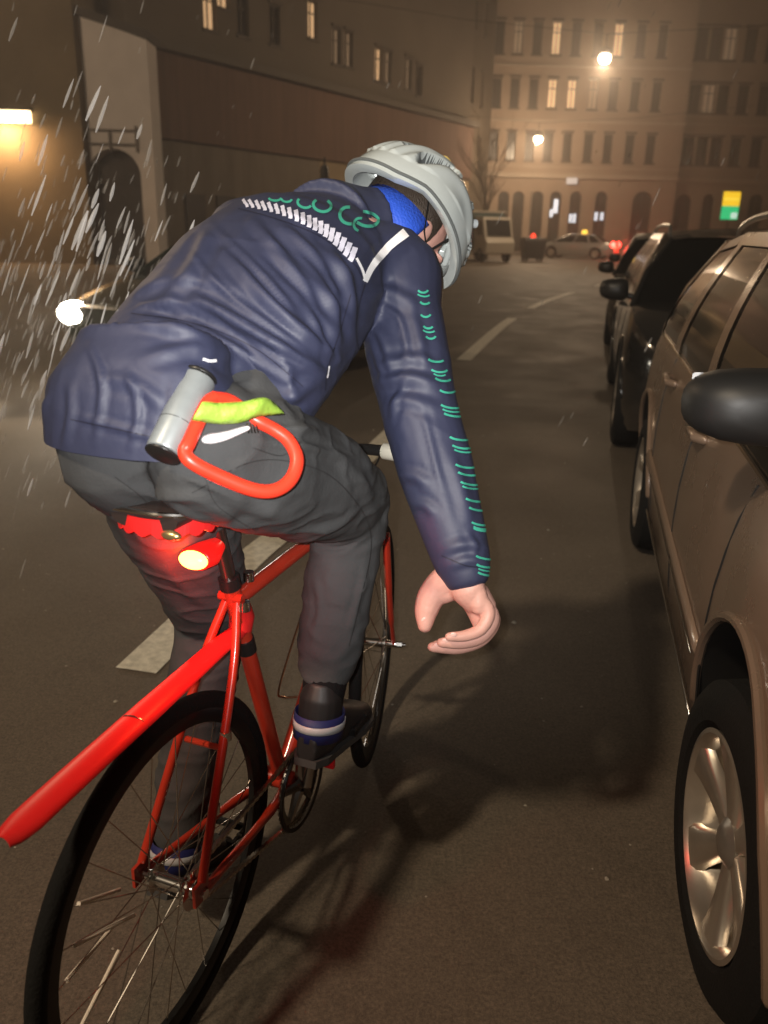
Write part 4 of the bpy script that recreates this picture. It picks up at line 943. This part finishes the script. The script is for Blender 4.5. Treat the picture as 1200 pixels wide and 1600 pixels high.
def on_hip(pts, off):
    out_ = []
    for x, y in pts:
        h_ = hit(BT, x, y, off); out_.append(h_)
    ok = [q_ for q_ in out_ if q_ is not None]
    return ok
# key / white tag
kt = empty('key_tag', un(360, 682, 1.14), 0, 'white key tag dangling inside the red lock loop', 'key tag')
b = MB(); b.tube(curve_pts(on_hip([(328, 687), (348, 683), (380, 672)], .008), 4), [.011, .0115, .011, .0105, .010, .009, .008, .007, .006], 14, flat=(1.0, .6), round_ends=True); b.build('tag', WHT, kt, world=True)
b = MB()
for k in range(4): b.tube(on_hip([(383+k*5, 664), (386+k*5, 678)], .005), .0011, 6)
b.build('key', CHR, kt, world=True)
# high-vis band over the lock
b = MB(); n = 14; top = [(316, 628), (345, 630), (380, 628), (415, 622), (438, 640)]; bot = [(300, 656), (335, 661), (372, 660), (405, 650), (444, 646)]
T = curve_pts([(x, y, 0) for x, y in top], 5); Bo = curve_pts([(x, y, 0) for x, y in bot], 5); V = []; F = []
for i, (p, q_) in enumerate(zip(T, Bo)):
    for k in range(5):
        c = p.lerp(q_, k/4); u = i/(len(T)-1); zz = interp(u, [(0, 1.075), (.3, 1.095), (.7, 1.12), (1, 1.17)])-.006*math.sin(k/4*math.pi)+.0015*math.sin(u*23+k)
        V.append(un(c.x, c.y, zz))
    if i: F += [((i-1)*5+k, (i-1)*5+k+1, i*5+k+1, i*5+k) for k in range(4)]
b.add(V, F); b.build('waist_band', HV, per, world=True, thick=.003, ang=180)
# ================================================================== CARS
GLASS = mat('car_glass', (.012, .013, .013), .06, spec=.8, coat=.3, drops=120)
CTRIM = mat('car_black_trim', (.014, .014, .014), .45)
ALLOY = mat('alloy_rim', (.62, .56, .48), .30, .85, var=.08, vscale=12)
def car_wheel(parent, x, y, R_, side, rimm, n_sp=6, detail=True, wd=.205):
    w_ = bpy.data.objects.new('wheel', None); col.objects.link(w_); w_.parent = parent; w_.location = (x, y, R_); w_.rotation_euler = (0, rad(17), 0)
    s = side  # outer face at +s*y
    ri = R_*.66; h = wd/2
    b = MB(); pf = [(-h*.8, ri), (-h, ri+.02), (-h*1.02, R_*.82), (-h*.92, R_-.022), (-h*.78, R_-.006), (-h*.3, R_), (h*.3, R_), (h*.78, R_-.006), (h*.92, R_-.022), (h*1.02, R_*.82), (h, ri+.02), (h*.8, ri)]
    b.lathe(pf, 64 if detail else 24, close=True)
    if detail:
        for q in (-.45, -.15, .15, .45): pass
    b.build('tyre', RUB, w_)
    b = MB()
    b.lathe([(s*h*.80, ri+.001), (s*h*.93, ri+.006), (s*h*.95, ri-.004), (s*h*.80, ri-.016), (s*h*.2, ri-.030), (-s*h*.8, ri-.03), (-s*h*.8, ri-.02)], 64 if detail else 24, close=True)
    if not detail: b.lathe([(s*h*.55, .02), (s*h*.6, ri*.6), (s*h*.7, ri-.015), (s*h*.5, ri-.015)], 20)
    o = b.build('rim', rimm, w_, ang=30)
    if detail:
        b = MB()
        for k in range(n_sp):
            a = 2*math.pi*k/n_sp; e = Vector((math.cos(a), 0, math.sin(a))); t_ = Vector((-math.sin(a), 0, math.cos(a))); Y = Vector((0, s, 0)); RR = []
            for r, hw_, yf, th in ((.028, .026, .060, .030), (.07, .024, .064, .028), (.12, .031, .070, .024), (.165, .040, .078, .020), (ri-.016, .052, .084, .018), (ri-.004, .058, .086, .016)):
                c = e*r+Y*yf
                RR.append([c+t_*hw_-Y*th, c+t_*hw_*.97-Y*.004, c+t_*hw_*.72+Y*.004, c-t_*hw_*.72+Y*.004, c-t_*hw_*.97-Y*.004, c-t_*hw_-Y*th])
            b.rings(RR)
        b.build('spoke', rimm, o, ang=50)
        b = MB(); b.lathe([(s*.02, .05), (s*.066, .048), (s*.074, .036), (s*.078, .030), (s*.079, .006)], 32); b.build('hub_cap', mat('hub_cap', (.45, .42, .38), .3, .8), o)
        b = MB(); b.lathe([(s*.0, .05), (s*.0, .145), (s*.012, .145), (s*.012, .05)], 40, close=True); b.build('brake_disc', mat('brake_disc', (.14, .12, .11), .4, .7), o)
    else:
        b = MB()
        for k in range(5):
            a = 2*math.pi*k/5; e = Vector((math.cos(a), 0, math.sin(a))); t_ = Vector((-math.sin(a), 0, math.cos(a))); Y = Vector((0, s, 0))
            b.rings([[e*r+Y*yf+t_*hw_, e*r+Y*(yf+.01), e*r+Y*yf-t_*hw_] for r, hw_, yf in ((.02, .03, .075), (.12, .028, .08), (ri-.01, .04, .088))])
        b.build('spoke', rimm, o, smooth=False)
    return w_
def car(name, loc, rz, label, cat, S, group='cars parked along the kerb'):
    r = empty(name, loc, rz, label, cat, group)
    fo, wb, ro_, W, H, R_ = S['fo'], S['wb'], S['ro'], S['W']/2, S['H'], S['R']; P = S['paint']; det = S.get('detail', False)
    top = S['top']          # (x, z) top line of lower body, x from front(+) to rear(-)
    topl = sorted(top); x0, x1 = -(wb+ro_), fo
    def hw(x):
        u = (x-x0)/(x1-x0); return W*(1-.16*max(0, (abs(u-.5)-.36)/.14)**2)
    zb = .20
    def sec(x):
        t = interp(x, topl); h = hw(x); k = 1; e = (x-x0)/(x1-x0); lift = .10*max(0, (e-.94)/.06)+.10*max(0, (.06-e)/.06); z0 = zb+lift
        cz = S.get('crown', .03)
        return [(0, z0), (.80*h, z0), (.935*h, z0+.015), (.955*h, z0+.05), (.957*h, z0+.085), (.975*h, z0+.115), (.992*h, .46), (1.0*h, .58), (.998*h, .70), (.985*h, lerp(.70, t, .45)), (.965*h, lerp(.70, t, .8)), (.945*h, t-.012), (.90*h, t+.004), (.6*h, t+cz*.7), (.3*h, t+cz), (0, t+cz)]
    def side_y(x, z):
        pts = sorted([(zz, yy) for yy, zz in sec(x)[3:12]]); return interp(z, pts)
    N = 46 if det else 26; xs = [lerp(x0, x1, i/N) for i in range(N+1)]; b = MB(); RR = []
    for x in xs:
        s = sec(x); RR.append([(x, y, z) for y, z in s]+[(x, -y, z) for y, z in reversed(s[1:-1])])
    # rounded nose and tail
    def shrink(ring, dx, k): 
        cz = sum(p[2] for p in ring)/len(ring); return [(p[0]+dx, p[1]*k, cz+(p[2]-cz)*k) for p in ring]
    RR = [shrink(RR[0], -.07, .80), shrink(RR[0], -.045, .93)] + RR + [shrink(RR[-1], .05, .93), shrink(RR[-1], .09, .78)]
    b.rings(RR); body = b.build('body', [P, CTRIM], r, ang=28)
    for ax in (0, -wb):
        cb = MB(); Ra = R_+S.get('gap', .055)
        for s in (1, -1): cb.lathe([(s*(W-.26), .01), (s*(W-.26), Ra), (s*(W+.1), Ra), (s*(W+.1), .01)], 48 if det else 28, c=(ax, 0, R_+.005))
        co = cb.build('cutter', CTRIM, None, smooth=False); co.matrix_world = Matrix.Translation(Vector(loc)) @ Matrix.Rotation(rz, 4, 'Z')
        bpy.context.view_layer.update()
        md = body.modifiers.new('b', 'BOOLEAN'); md.operation = 'DIFFERENCE'; md.object = co; md.solver = 'EXACT'; md.material_mode = 'TRANSFER'
        dg = bpy.context.evaluated_depsgraph_get(); dg.update(); me = bpy.data.meshes.new_from_object(body.evaluated_get(dg)); body.modifiers.clear(); body.data = me
        bpy.data.objects.remove(co)
    body.data.polygons.foreach_set('use_smooth', [True]*len(body.data.polygons)); body.data.set_sharp_from_angle(angle=rad(28))
    # greenhouse
    xa, xb_, ra, rb = S['gh']      # base front x, base rear x, roof front x, roof rear x
    zc = lambda x: interp(x, topl)
    NU = 44; yr = W*.70; zr = H-.045
    cuts = S['pillars']            # list of (u0,u1) body coloured pillars, in u (0 front..1 rear)
    def gpt(u, t, s, off=0.):
        bx = lerp(xa, xb_, u); rx = lerp(ra, rb, u); xx = lerp(bx, rx, t)
        yb_ = side_y(bx, zc(bx)-.012)-.004; endn = max(0, (abs(u-.5)-.42)/.08); y = lerp(yb_, yr-.03*endn, t**1.35)+.012*math.sin(math.pi*t)
        zrf = zr-.05*max(0, (.12-u)/.12)-S.get('rdrop', .05)*max(0, (u-.7)/.3); z = lerp(zc(bx)-.014, zrf, t)
        return Vector((xx, s*(y+off), z))
    us = sorted({i/NU for i in range(NU+1)} | {c for pq in cuts for c in pq})
    gl_, pl_ = MB(), MB(); nt_ = 7
    for s in (1, -1):
        for (u0, u1) in zip(us, us[1:]):
            um = (u0+u1)/2; pil = any(a < um < c for a, c in cuts)
            tr = [i/nt_*.94 for i in range(nt_+1)]
            for t0, t1 in zip(tr, tr[1:]):
                q = [gpt(u0, t0, s), gpt(u1, t0, s), gpt(u1, t1, s), gpt(u0, t1, s)]
                gl_.add(q, [(0, 1, 2, 3)])
                if pil: pl_.add([gpt(u0, t0, s, .006), gpt(u1, t0, s, .006), gpt(u1, t1, s, .006), gpt(u0, t1, s, .006)], [(0, 1, 2, 3)])
            pl_.add([gpt(u0, .90, s, .007), gpt(u1, .90, s, .007), gpt(u1, 1., s, .007), gpt(u0, 1., s, .007)], [(0, 1, 2, 3)])
    def cross(u, sg):
        out_ = []
        for t in [0, .25, .5, .75, 1.]:
            a, c = gpt(u, t, 1), gpt(u, t, -1); bow = .10*sg; row = []
            for k in range(9):
                v = k/8; p = a.lerp(c, v); p.x += bow*math.sin(math.pi*v); p.z += .025*math.sin(math.pi*v)*t; row.append(p)
            out_.append(row)
        return out_
    ws, rw2 = MB(), MB()
    for mb_, u, sg in ((ws, 0, 1), (rw2, 1, -1)):
        g = cross(u, sg)
        for i in range(4):
            for k in range(8): mb_.add([g[i][k], g[i][k+1], g[i+1][k+1], g[i+1][k]], [(0, 1, 2, 3)])
    for sg in (1, -1):
        g2 = MB(); [g2.add([gl_.v[i] for i in f], [(0, 1, 2, 3)]) for f in gl_.f if gl_.v[f[0]][1]*sg > 0]; g2.build('side_window', GLASS, r, ang=180); ws.build('windscreen', GLASS, r, ang=180); rw2.build('rear_window', GLASS, r, ang=180)
    b = MB(); g0, g1 = cross(0, 1)[4], cross(1, -1)[4]; RRf = []
    for i, u in enumerate([j/16 for j in range(17)]):
        a, c = gpt(u, 1, 1, .007), gpt(u, 1, -1, .007); row = []
        for k in range(9):
            v = k/8; p = a.lerp(c, v); e = max(0, 1-u*6)*.10-max(0, (u-.84)*6)*.10; p.x += e*math.sin(math.pi*v); p.z += .045*math.sin(math.pi*v)**.7+.002; row.append(p)
        RRf.append(row)
    for i in range(16):
        for k in range(8): pl_.add([RRf[i][k], RRf[i][k+1], RRf[i+1][k+1], RRf[i+1][k]], [(0, 1, 2, 3)])
    for s in (1, -1): pl_.tube([gpt(0, t, s, .0) for t in (0, .5, 1)], .022, 8); pl_.tube([gpt(1, t, s, .0) for t in (0, .5, 1)], .03, 8)
    pl_.build('roof', S.get('roofmat', P), r, ang=45)
    # belt trim
    b = MB()
    for s in (1, -1): b.tube([gpt(u/20, 0.01, s, .004)+Vector((0, 0, .004)) for u in range(21)], .006, 6)
    pieces(b, 'belt_trim', S.get('trim', CTRIM), r)
    # lights, grille, plates
    zh = interp(x1-.15, topl)-.13
    for s in (1, -1):
        b = MB(); b.ell((x1-.04+S.get('hx', 0), s*W*.66, zh), S.get('hr', (.12, .17, .075)), 20, 12); b.build('headlight', S.get('head', mat('headlight_glass', (.5, .5, .48), .12, coat=.5)), r)
        b = MB(); b.ell((x0+.02, s*W*.70, S.get('ztl', zh+.02)), S.get('tlr', (.09, .13, .11)), 16, 10); b.build('tail_light', S.get('tail', mat('tail_glass', (.35, .01, .01), .15, coat=.5)), r)
        # mirror
        mxx, mz = S.get('mir', (xa-.12, zc(xa)+.07)); y0 = side_y(mxx, min(mz-.05, zc(mxx)-.03))
        if S.get('mirror', True):
            b = MB(); b.tube([(mxx, s*(y0-.02), mz-.05), (mxx, s*(y0+.06), mz-.03)], .022, 10)
            RM = []
            for x_, hw_, hh, yc in S.get('mirprof', ((.075, .03, .025, .11), (.06, .075, .055, .112), (.03, .098, .072, .116), (-.01, .104, .078, .12), (-.035, .10, .074, .122))):
                RM.append([(mxx+x_, s*(y0+yc+hw_*math.copysign(abs(math.cos(t))**.62, math.cos(t))), mz+hh*(1-.22*math.cos(t))*math.copysign(abs(math.sin(t))**.70, math.sin(t))) for t in [2*math.pi*k/24 for k in range(24)]])
            b.rings(RM); mo = b.build('side_mirror', S.get('mirmat', CTRIM), r, ang=60)
            lp_ = S.get('mirprof', ((-.035, .10, .074, .122),))[-1]; b = MB(); b.box((mxx+lp_[0]-.003, s*(y0+lp_[3])-lp_[1]*.86, mz-lp_[2]*.8), (mxx+lp_[0]-.0005, s*(y0+lp_[3])+lp_[1]*.86, mz+lp_[2]*.8)); b.build('mirror_glass', mat('mirror_glass', (.6, .6, .6), .05, 1.), mo, smooth=False)
    b = MB(); b.box((x1+.02, -.38, zh-.16), (x1+.075, .38, zh-.02)); b.build('grille', CTRIM, r, smooth=False, bevel=.01)
    b = MB(); b.box((x1+.085, -.26, .36), (x1+.10, .26, .47)); b.box((x0-.088, -.26, .62), (x0-.072, .26, .73)); pieces(b, 'number_plate', mat('plate_white', (.7, .7, .68), .4), r, smooth=False)
    # doors: seams, handles; sill line
    se = MB()
    for s in (1, -1):
        for xs_, zt_ in S.get('seams', []):
            P_ = []
            for q in range(9): z = lerp(zb+.10, zc(xs_[1])-.02, q/8); xx = lerp(xs_[0], xs_[1], q/8); P_.append((xx, s*(side_y(xx, z)+.0005), z))
            se.tube(P_, .0038, 5)
        z_ = zb+.1
        if S.get('seams'): se.tube([(lerp(S['seams'][0][0][0], S['seams'][-1][0][0], q/10), s*(side_y(lerp(S['seams'][0][0][0], S['seams'][-1][0][0], q/10), z_)+.0005), z_) for q in range(11)], .0038, 5)
    if S.get('seams'): pieces(se, 'door_gap', CTRIM, r)
    for hx, hz in S.get('handles', []):
        for s in (1, -1):
            b = MB(); y0 = side_y(hx, hz); b.tube([(hx-.09, s*(y0+.004), hz), (hx-.07, s*(y0+.028), hz+.002), (hx+.07, s*(y0+.028), hz+.002), (hx+.09, s*(y0+.004), hz)], [.011, .013, .013, .011], 10, flat=(1, 1.2), round_ends=True); b.build('door_handle', S.get('handmat', P), r)
    for (za, zb2, hh, prt, mt) in S.get('mould', []):
        b = MB()
        for s in (1, -1):
            xs2 = [lerp(-(wb-R_-.1), -R_-.10, q/14) for q in range(15)]
            b.tube([(x, s*(side_y(x, lerp(za, zb2, i/14))+prt), lerp(za, zb2, i/14)) for i, x in enumerate(xs2)], hh, 8, flat=(.5, 1), round_ends=True)
        pieces(b, 'side_moulding', mt, r)
    if det or S.get('arch'):
        b = MB()
        for s in (1, -1):
            for ax in (0, -wb):
                P_ = []
                for q in range(25):
                    a = rad(lerp(8, 172, q/24)); x = ax+(R_+S.get('gap', .055)+.007)*math.cos(a); z = R_+.005+(R_+S.get('gap', .055)+.007)*math.sin(a); P_.append((x, s*(side_y(x, z)+.002), z))
                b.tube(P_, S.get('lip', .011), 8, round_ends=True)
        pieces(b, 'wheel_arch', S.get('archmat', P), r)
    if S.get('rails'):
        b = MB()
        for s in (1, -1):
            Q = [gpt(u, 1, s, -.03)+Vector((0, 0, dz)) for u, dz in ((.10, .01), (.14, .05), (.3, .062), (.5, .065), (.75, .062), (.90, .05), (.94, .01))]
            b.tube(curve_pts(Q, 4), .014, 8)
        pieces(b, 'roof_rail', S['rails'], r)
    for ax in (0, -wb):
        for s in (1, -1):
            q = car_wheel(r, ax, s*(W-.100), R_, s, S.get('rim', ALLOY), detail=det)
            if ax == 0: q.rotation_euler = (Matrix.Rotation(rad(S.get('steer', 0)), 3, 'Z') @ Matrix.Rotation(rad(17), 3, 'Y')).to_euler()
    return r, side_y, gpt
# ---- near brown estate car; its front faces the camera
CHd = .223; C0 = Vector((.652, 1.333, 0)); CA = Vector((math.sin(CHd), math.cos(CHd), 0)); CN = Vector((-math.cos(CHd), math.sin(CHd), 0))
BRN = mat('brown_metallic_paint', (.24, .168, .122), .30, .25, var=.06, vscale=3, coat=.55, rvar=.06, drops=110)
Wn = 1.80
S1 = dict(gap=.105, steer=6, fo=.86, wb=2.52, ro=.80, W=Wn, H=1.50, R=.318, paint=BRN, detail=True,
          top=[(.86, .70), (.6, .80), (.2, .93), (-.1, .975), (-1.2, .985), (-2.4, 1.0), (-3.32, 1.0)],
          gh=(.0, -3.10, -.78, -2.78), pillars=[(0, .035), (.355, .395), (.655, .70), (.93, 1.)], crown=.04,
          mir=(-.20, 1.135), mirprof=((.085, .03, .025, .06), (.072, .070, .050, .065), (.04, .098, .064, .068), (-.01, .108, .070, .072), (-.035, .104, .066, .074)),
          mirmat=mat('mirror_black', (.012, .012, .012), .5), trim=CHR,
          seams=[((-.42, -.30), 0), ((-1.14, -1.10), 0), ((-1.98, -2.02), 0)], handles=[(-1.0, .905), (-1.86, .915)], handmat=BRN,
          mould=[(.56, .52, .024, .004, mat('brown_moulding', (.27, .19, .14), .3, .2, coat=.5)), (.315, .315, .008, .008, CHR), (.545, .505, .004, .018, CHR)],
          rails=mat('rail_alloy', (.6, .58, .54), .3, .9), lip=.012, ztl=.8)
Oc = C0 - CN*(Wn/2-.0)
rzc = math.atan2(-CA.y, -CA.x)
car('parked_car', Oc, rzc, 'brown metallic estate car with silver spoked wheels and a big black door mirror', 'car', S1)
# ---- black estate / off-roader behind it
BLP = mat('black_car_paint', (.018, .018, .018), .16, coat=.7, drops=90)
def line_car(dist, off, S, label, h=None, rev=False):
    h = CHd if h is None else h; a = Vector((math.sin(h), math.cos(h), 0)); p = C0 + CA*dist - CN*(S['W']/2) + CN*off
    rz = math.atan2(-a.y, -a.x) if not rev else math.atan2(a.y, a.x)
    return car('parked_car', p, rz, label, 'car', S)
S2 = dict(fo=.85, wb=2.62, ro=.85, W=1.84, H=1.50, R=.35, paint=BLP, top=[(.85, .82), (.3, .93), (0, .98), (-1.5, .99), (-3.47, 1.01)], gh=(-.15, -3.35, -.75, -3.05),
          pillars=[(0, .03), (.36, .39), (.66, .69), (.92, 1.)], handles=[(-1.1, .91), (-1.95, .91)], trim=CHR, rails=mat('rail_alloy', (.6, .58, .54), .3, .9), arch=True, lip=.012, mir=(-.35, 1.06), seams=[((-.42, -.35), 0), ((-1.2, -1.2), 0), ((-2.1, -2.1), 0)], roofmat=BLP)
line_car(4.62, .05, S2, 'black estate car with pale roof rails parked directly behind the brown one', .235)
DGR = mat('dark_grey_car_paint', (.05, .048, .045), .2, .3, coat=.7)
S3 = dict(trim=CHR, fo=.80, wb=2.5, ro=.75, W=1.75, H=1.47, R=.31, paint=DGR, top=[(.8, .72), (.2, .93), (-.1, .96), (-3.25, 1.0)], gh=(.0, -3.1, -.75, -2.75), pillars=[(0, .03), (.36, .39), (.66, .70), (.93, 1.)], handles=[(-1., .9)])
line_car(10.4, -.35+.35, S3, 'low dark grey hatchback, third in the row of parked cars', .27)
S4 = dict(S3); S4.update(paint=mat('silver_car_paint', (.38, .36, .33), .25, .5, coat=.6), H=1.50)
line_car(15.6, -.25, S4, 'silver hatchback, fourth in the row of parked cars', .31)
S5 = dict(S3); S5.update(paint=BLP, H=1.45, tail=mat('tail_lit', (.9, .05, .02), .2, emit=(1, .05, .02), estr=1.2))
line_car(21, -.9, S5, 'black hatchback, farthest visible in the row of parked cars', .36, rev=True)
# ---- taxi crossing in front of the far building
STX = dict(tlr=(.13, .22, .17), fo=.85, wb=2.75, ro=1.0, W=1.82, H=1.46, R=.32, paint=mat('taxi_silver', (.50, .48, .45), .25, .35, coat=.6), top=[(.85, .72), (.4, .86), (-.1, .95), (-2.6, .98), (-3.1, 1.0), (-3.75, .97)],
           gh=(-.05, -3.15, -.85, -2.55), pillars=[(0, .03), (.40, .43), (.72, .76), (.95, 1.)], handles=[(-1.1, .88), (-2.0, .88)], seams=[((-1.2, -1.2), 0), ((-2.1, -2.1), 0)],
           tail=mat('brake_glow', (1, .05, .03), .3, emit=(1, .03, .02), estr=22), head=mat('head_glow', (.9, .9, .8), .2, emit=(1, .85, .6), estr=.8), ztl=.86)
g = gr(918, 402)
p = onp(872, 398, (0, 53.5, 0), Vector((0, 1, 0)))
TR = rad(152)
rt_, _, _ = car('taxi', (p.x, 54.5, 0), TR, 'silver taxi with a lit yellow roof sign and glowing red brake lights', 'taxi', STX, group=None)
b = MB(); b.rings([[(-1.75-.11, -.32, 1.47), (-1.75+.11, -.32, 1.47), (-1.75+.11, .32, 1.47), (-1.75-.11, .32, 1.47)], [(-1.75-.07, -.28, 1.68), (-1.75+.07, -.28, 1.68), (-1.75+.07, .28, 1.68), (-1.75-.07, .28, 1.68)]])
b.build('roof_sign', mat('taxi_yellow', (1, .6, .05), .4, emit=(1, .62, .08), estr=1.6), rt_, smooth=False, bevel=.02)
q = Matrix.Translation((p.x, 54.5, 0)) @ Matrix.Rotation(TR, 4, 'Z') @ Vector((-4.35, 0, .8)); lamp('brake_light_glow', 'POINT', q, 160, (1, .04, .02), .2)
# ---- small truck at the far left of the crossing
g = gr(762, 411); tk = empty('small_truck', (g.x+.15, 44, 0), rad(-68), 'small truck with dark cargo box and pale cream cab parked before the bare tree', 'truck')
b = MB(); b.box((-3.2, -.95, .55), (.0, .95, 2.35)); b.build('cargo_box', mat('truck_grey', (.04, .07, .068), .6, var=.2, vscale=2), tk, smooth=False, bevel=.05)
b = MB(); b.rings([[(x, y, z) for x, z in ((.05, .4), (1.35, .4), (1.42, .95), (1.25, 1.15), (.9, 2.1), (.05, 2.15))] for y in (-.8, .8)]); cb_ = b.build('cab', mat('truck_cream', (.42, .37, .30), .35, coat=.4), tk, smooth=False, bevel=.05)
b = MB(); 
for s in (1, -1): b.add([(x, s*.806, z) for x, z in ((.35, 1.25), (1.08, 1.25), (.82, 1.95), (.35, 1.98))], [(0, 1, 2, 3)])
b.add([(1.232+.03, -.66, 1.25), (1.232+.03, .66, 1.25), (.945+.03, .66, 2.0), (.945+.03, -.66, 2.0)], [(0, 1, 2, 3)]); b.build('window', GLASS, cb_, smooth=False)
b = MB(); b.box((-3.2, -1.0, 2.352), (.02, 1.0, 2.43)); b.build('roof_rack', mat('truck_cream', (.6, .5, .4)), tk, smooth=False)
for ax in (.75, -2.3):
    for s in (1, -1): car_wheel(tk, ax, s*.72, .34, s, CTRIM, detail=False)
# ---- oncoming dark green car, one headlamp showing past the rider
GRN2 = mat('dark_green_paint', (.035, .045, .035), .22, .2, coat=.6)
SO = dict(hx=.06, hr=(.10, .24, .115), fo=.85, wb=2.6, ro=.8, W=1.80, H=1.50, R=.32, paint=GRN2, trim=CTRIM, top=[(.85, .74), (.4, .86), (-.1, .98), (-3.4, 1.0)], gh=(-.05, -3.2, -.8, -2.9), pillars=[(0, .03), (.38, .41), (.68, .71), (.93, 1.)], handles=[(-1.1, .9)],
          head=mat('headlamp_lit', (1, .9, .75), .2, emit=(1, .90, .74), estr=30))
ho_ = rad(33); hv = Vector((-math.sin(ho_), -math.cos(ho_), 0)); lv = Vector((-hv.y, hv.x, 0))
hp = onp(128, 488, (0, 0, .66), Vector((0, 0, 1)))
oc = hp - hv*(.85-.04) + lv*(.90*.66); oc.z = 0
r_oc, _, _ = car('oncoming_car', oc, math.atan2(hv.y, hv.x), 'dark green oncoming car with a dazzling lit headlight, mostly hidden behind the cyclist', 'car', SO, group=None)
for s in (1, -1):
    q = oc + hv*1.05 + lv*s*.60 + Vector((0, 0, .64)); lamp('headlight_beam', 'SPOT', q, 110, (1, .86, .66), .05, q+hv*5+Vector((0, 0, -.6)), 80, .6)
# ---- falling sleet
SLT = mat('sleet', (.62, .60, .58), .5); SLT.node_tree.nodes['Principled BSDF'].inputs['Alpha'].default_value = .26
rn = random.Random(3); b = MB()
for i in range(800):
    z = rn.uniform(1.3, 4.2) if i % 3 else rn.uniform(3, 9); px = rn.gauss(110, 120) if i % 9 else rn.uniform(0, 1200); py = rn.gauss(480, 150) if i % 9 else rn.uniform(0, 800)
    p = un(px, py, z)
    if p.z < .1 or (p.z < .95 and z < 2.2): continue
    L = rn.uniform(.016, .040); w_ = rn.uniform(.0016, .0046); d = Vector((.42+rn.uniform(-.1, .1), .1, 1)).normalized()
    b.tube([p-d*L, p-d*L*.3, p+d*L*.5, p+d*L], [w_*.4, w_, w_*.8, w_*.2], 5)
b.build('sleet', SLT, kind='stuff', label='slanting drops of sleet falling on the street')
# ---- haze
b = MB(); b.box((-125, -65, -1), (125, 155, 32)); hz = b.build('haze', mat('haze_dummy', (1, 1, 1)), kind='stuff', smooth=False, label='thin warm night mist over the street')
hm_ = bpy.data.materials.new('haze_air'); hm_.use_nodes = True; t = hm_.node_tree; t.nodes.clear()
v = t.nodes.new('ShaderNodeVolumePrincipled'); v.inputs['Color'].default_value = (.9, .83, .77, 1); v.inputs['Density'].default_value = .0048; v.inputs['Anisotropy'].default_value = .72
o_ = t.nodes.new('ShaderNodeOutputMaterial'); t.links.new(v.outputs[0], o_.inputs['Volume']); hz.data.materials.clear(); hz.data.materials.append(hm_)

# ---- grit lying on the wet road
b = MB(); rn = random.Random(11)
for i in range(420):
    y = rn.uniform(1.2, 9); x = rn.uniform(-2.2, 1.4) + .12*y; r_ = rn.uniform(.002, .0055) if i % 12 else rn.uniform(.008, .014)
    V = [(x+r_*rn.uniform(.6, 1.1)*math.cos(a), y+r_*rn.uniform(.6, 1.1)*math.sin(a), .0008) for a in [2*math.pi*k/6 for k in range(6)]]+[(x, y, r_*.7)]
    b.add(V, [(k, (k+1) % 6, 6) for k in range(6)])
b.build('gravel', mat('grit_stone', (.30, .27, .22), .6, var=.4, vscale=20), kind='stuff', smooth=False, label='scattered pale grit on the wet asphalt')
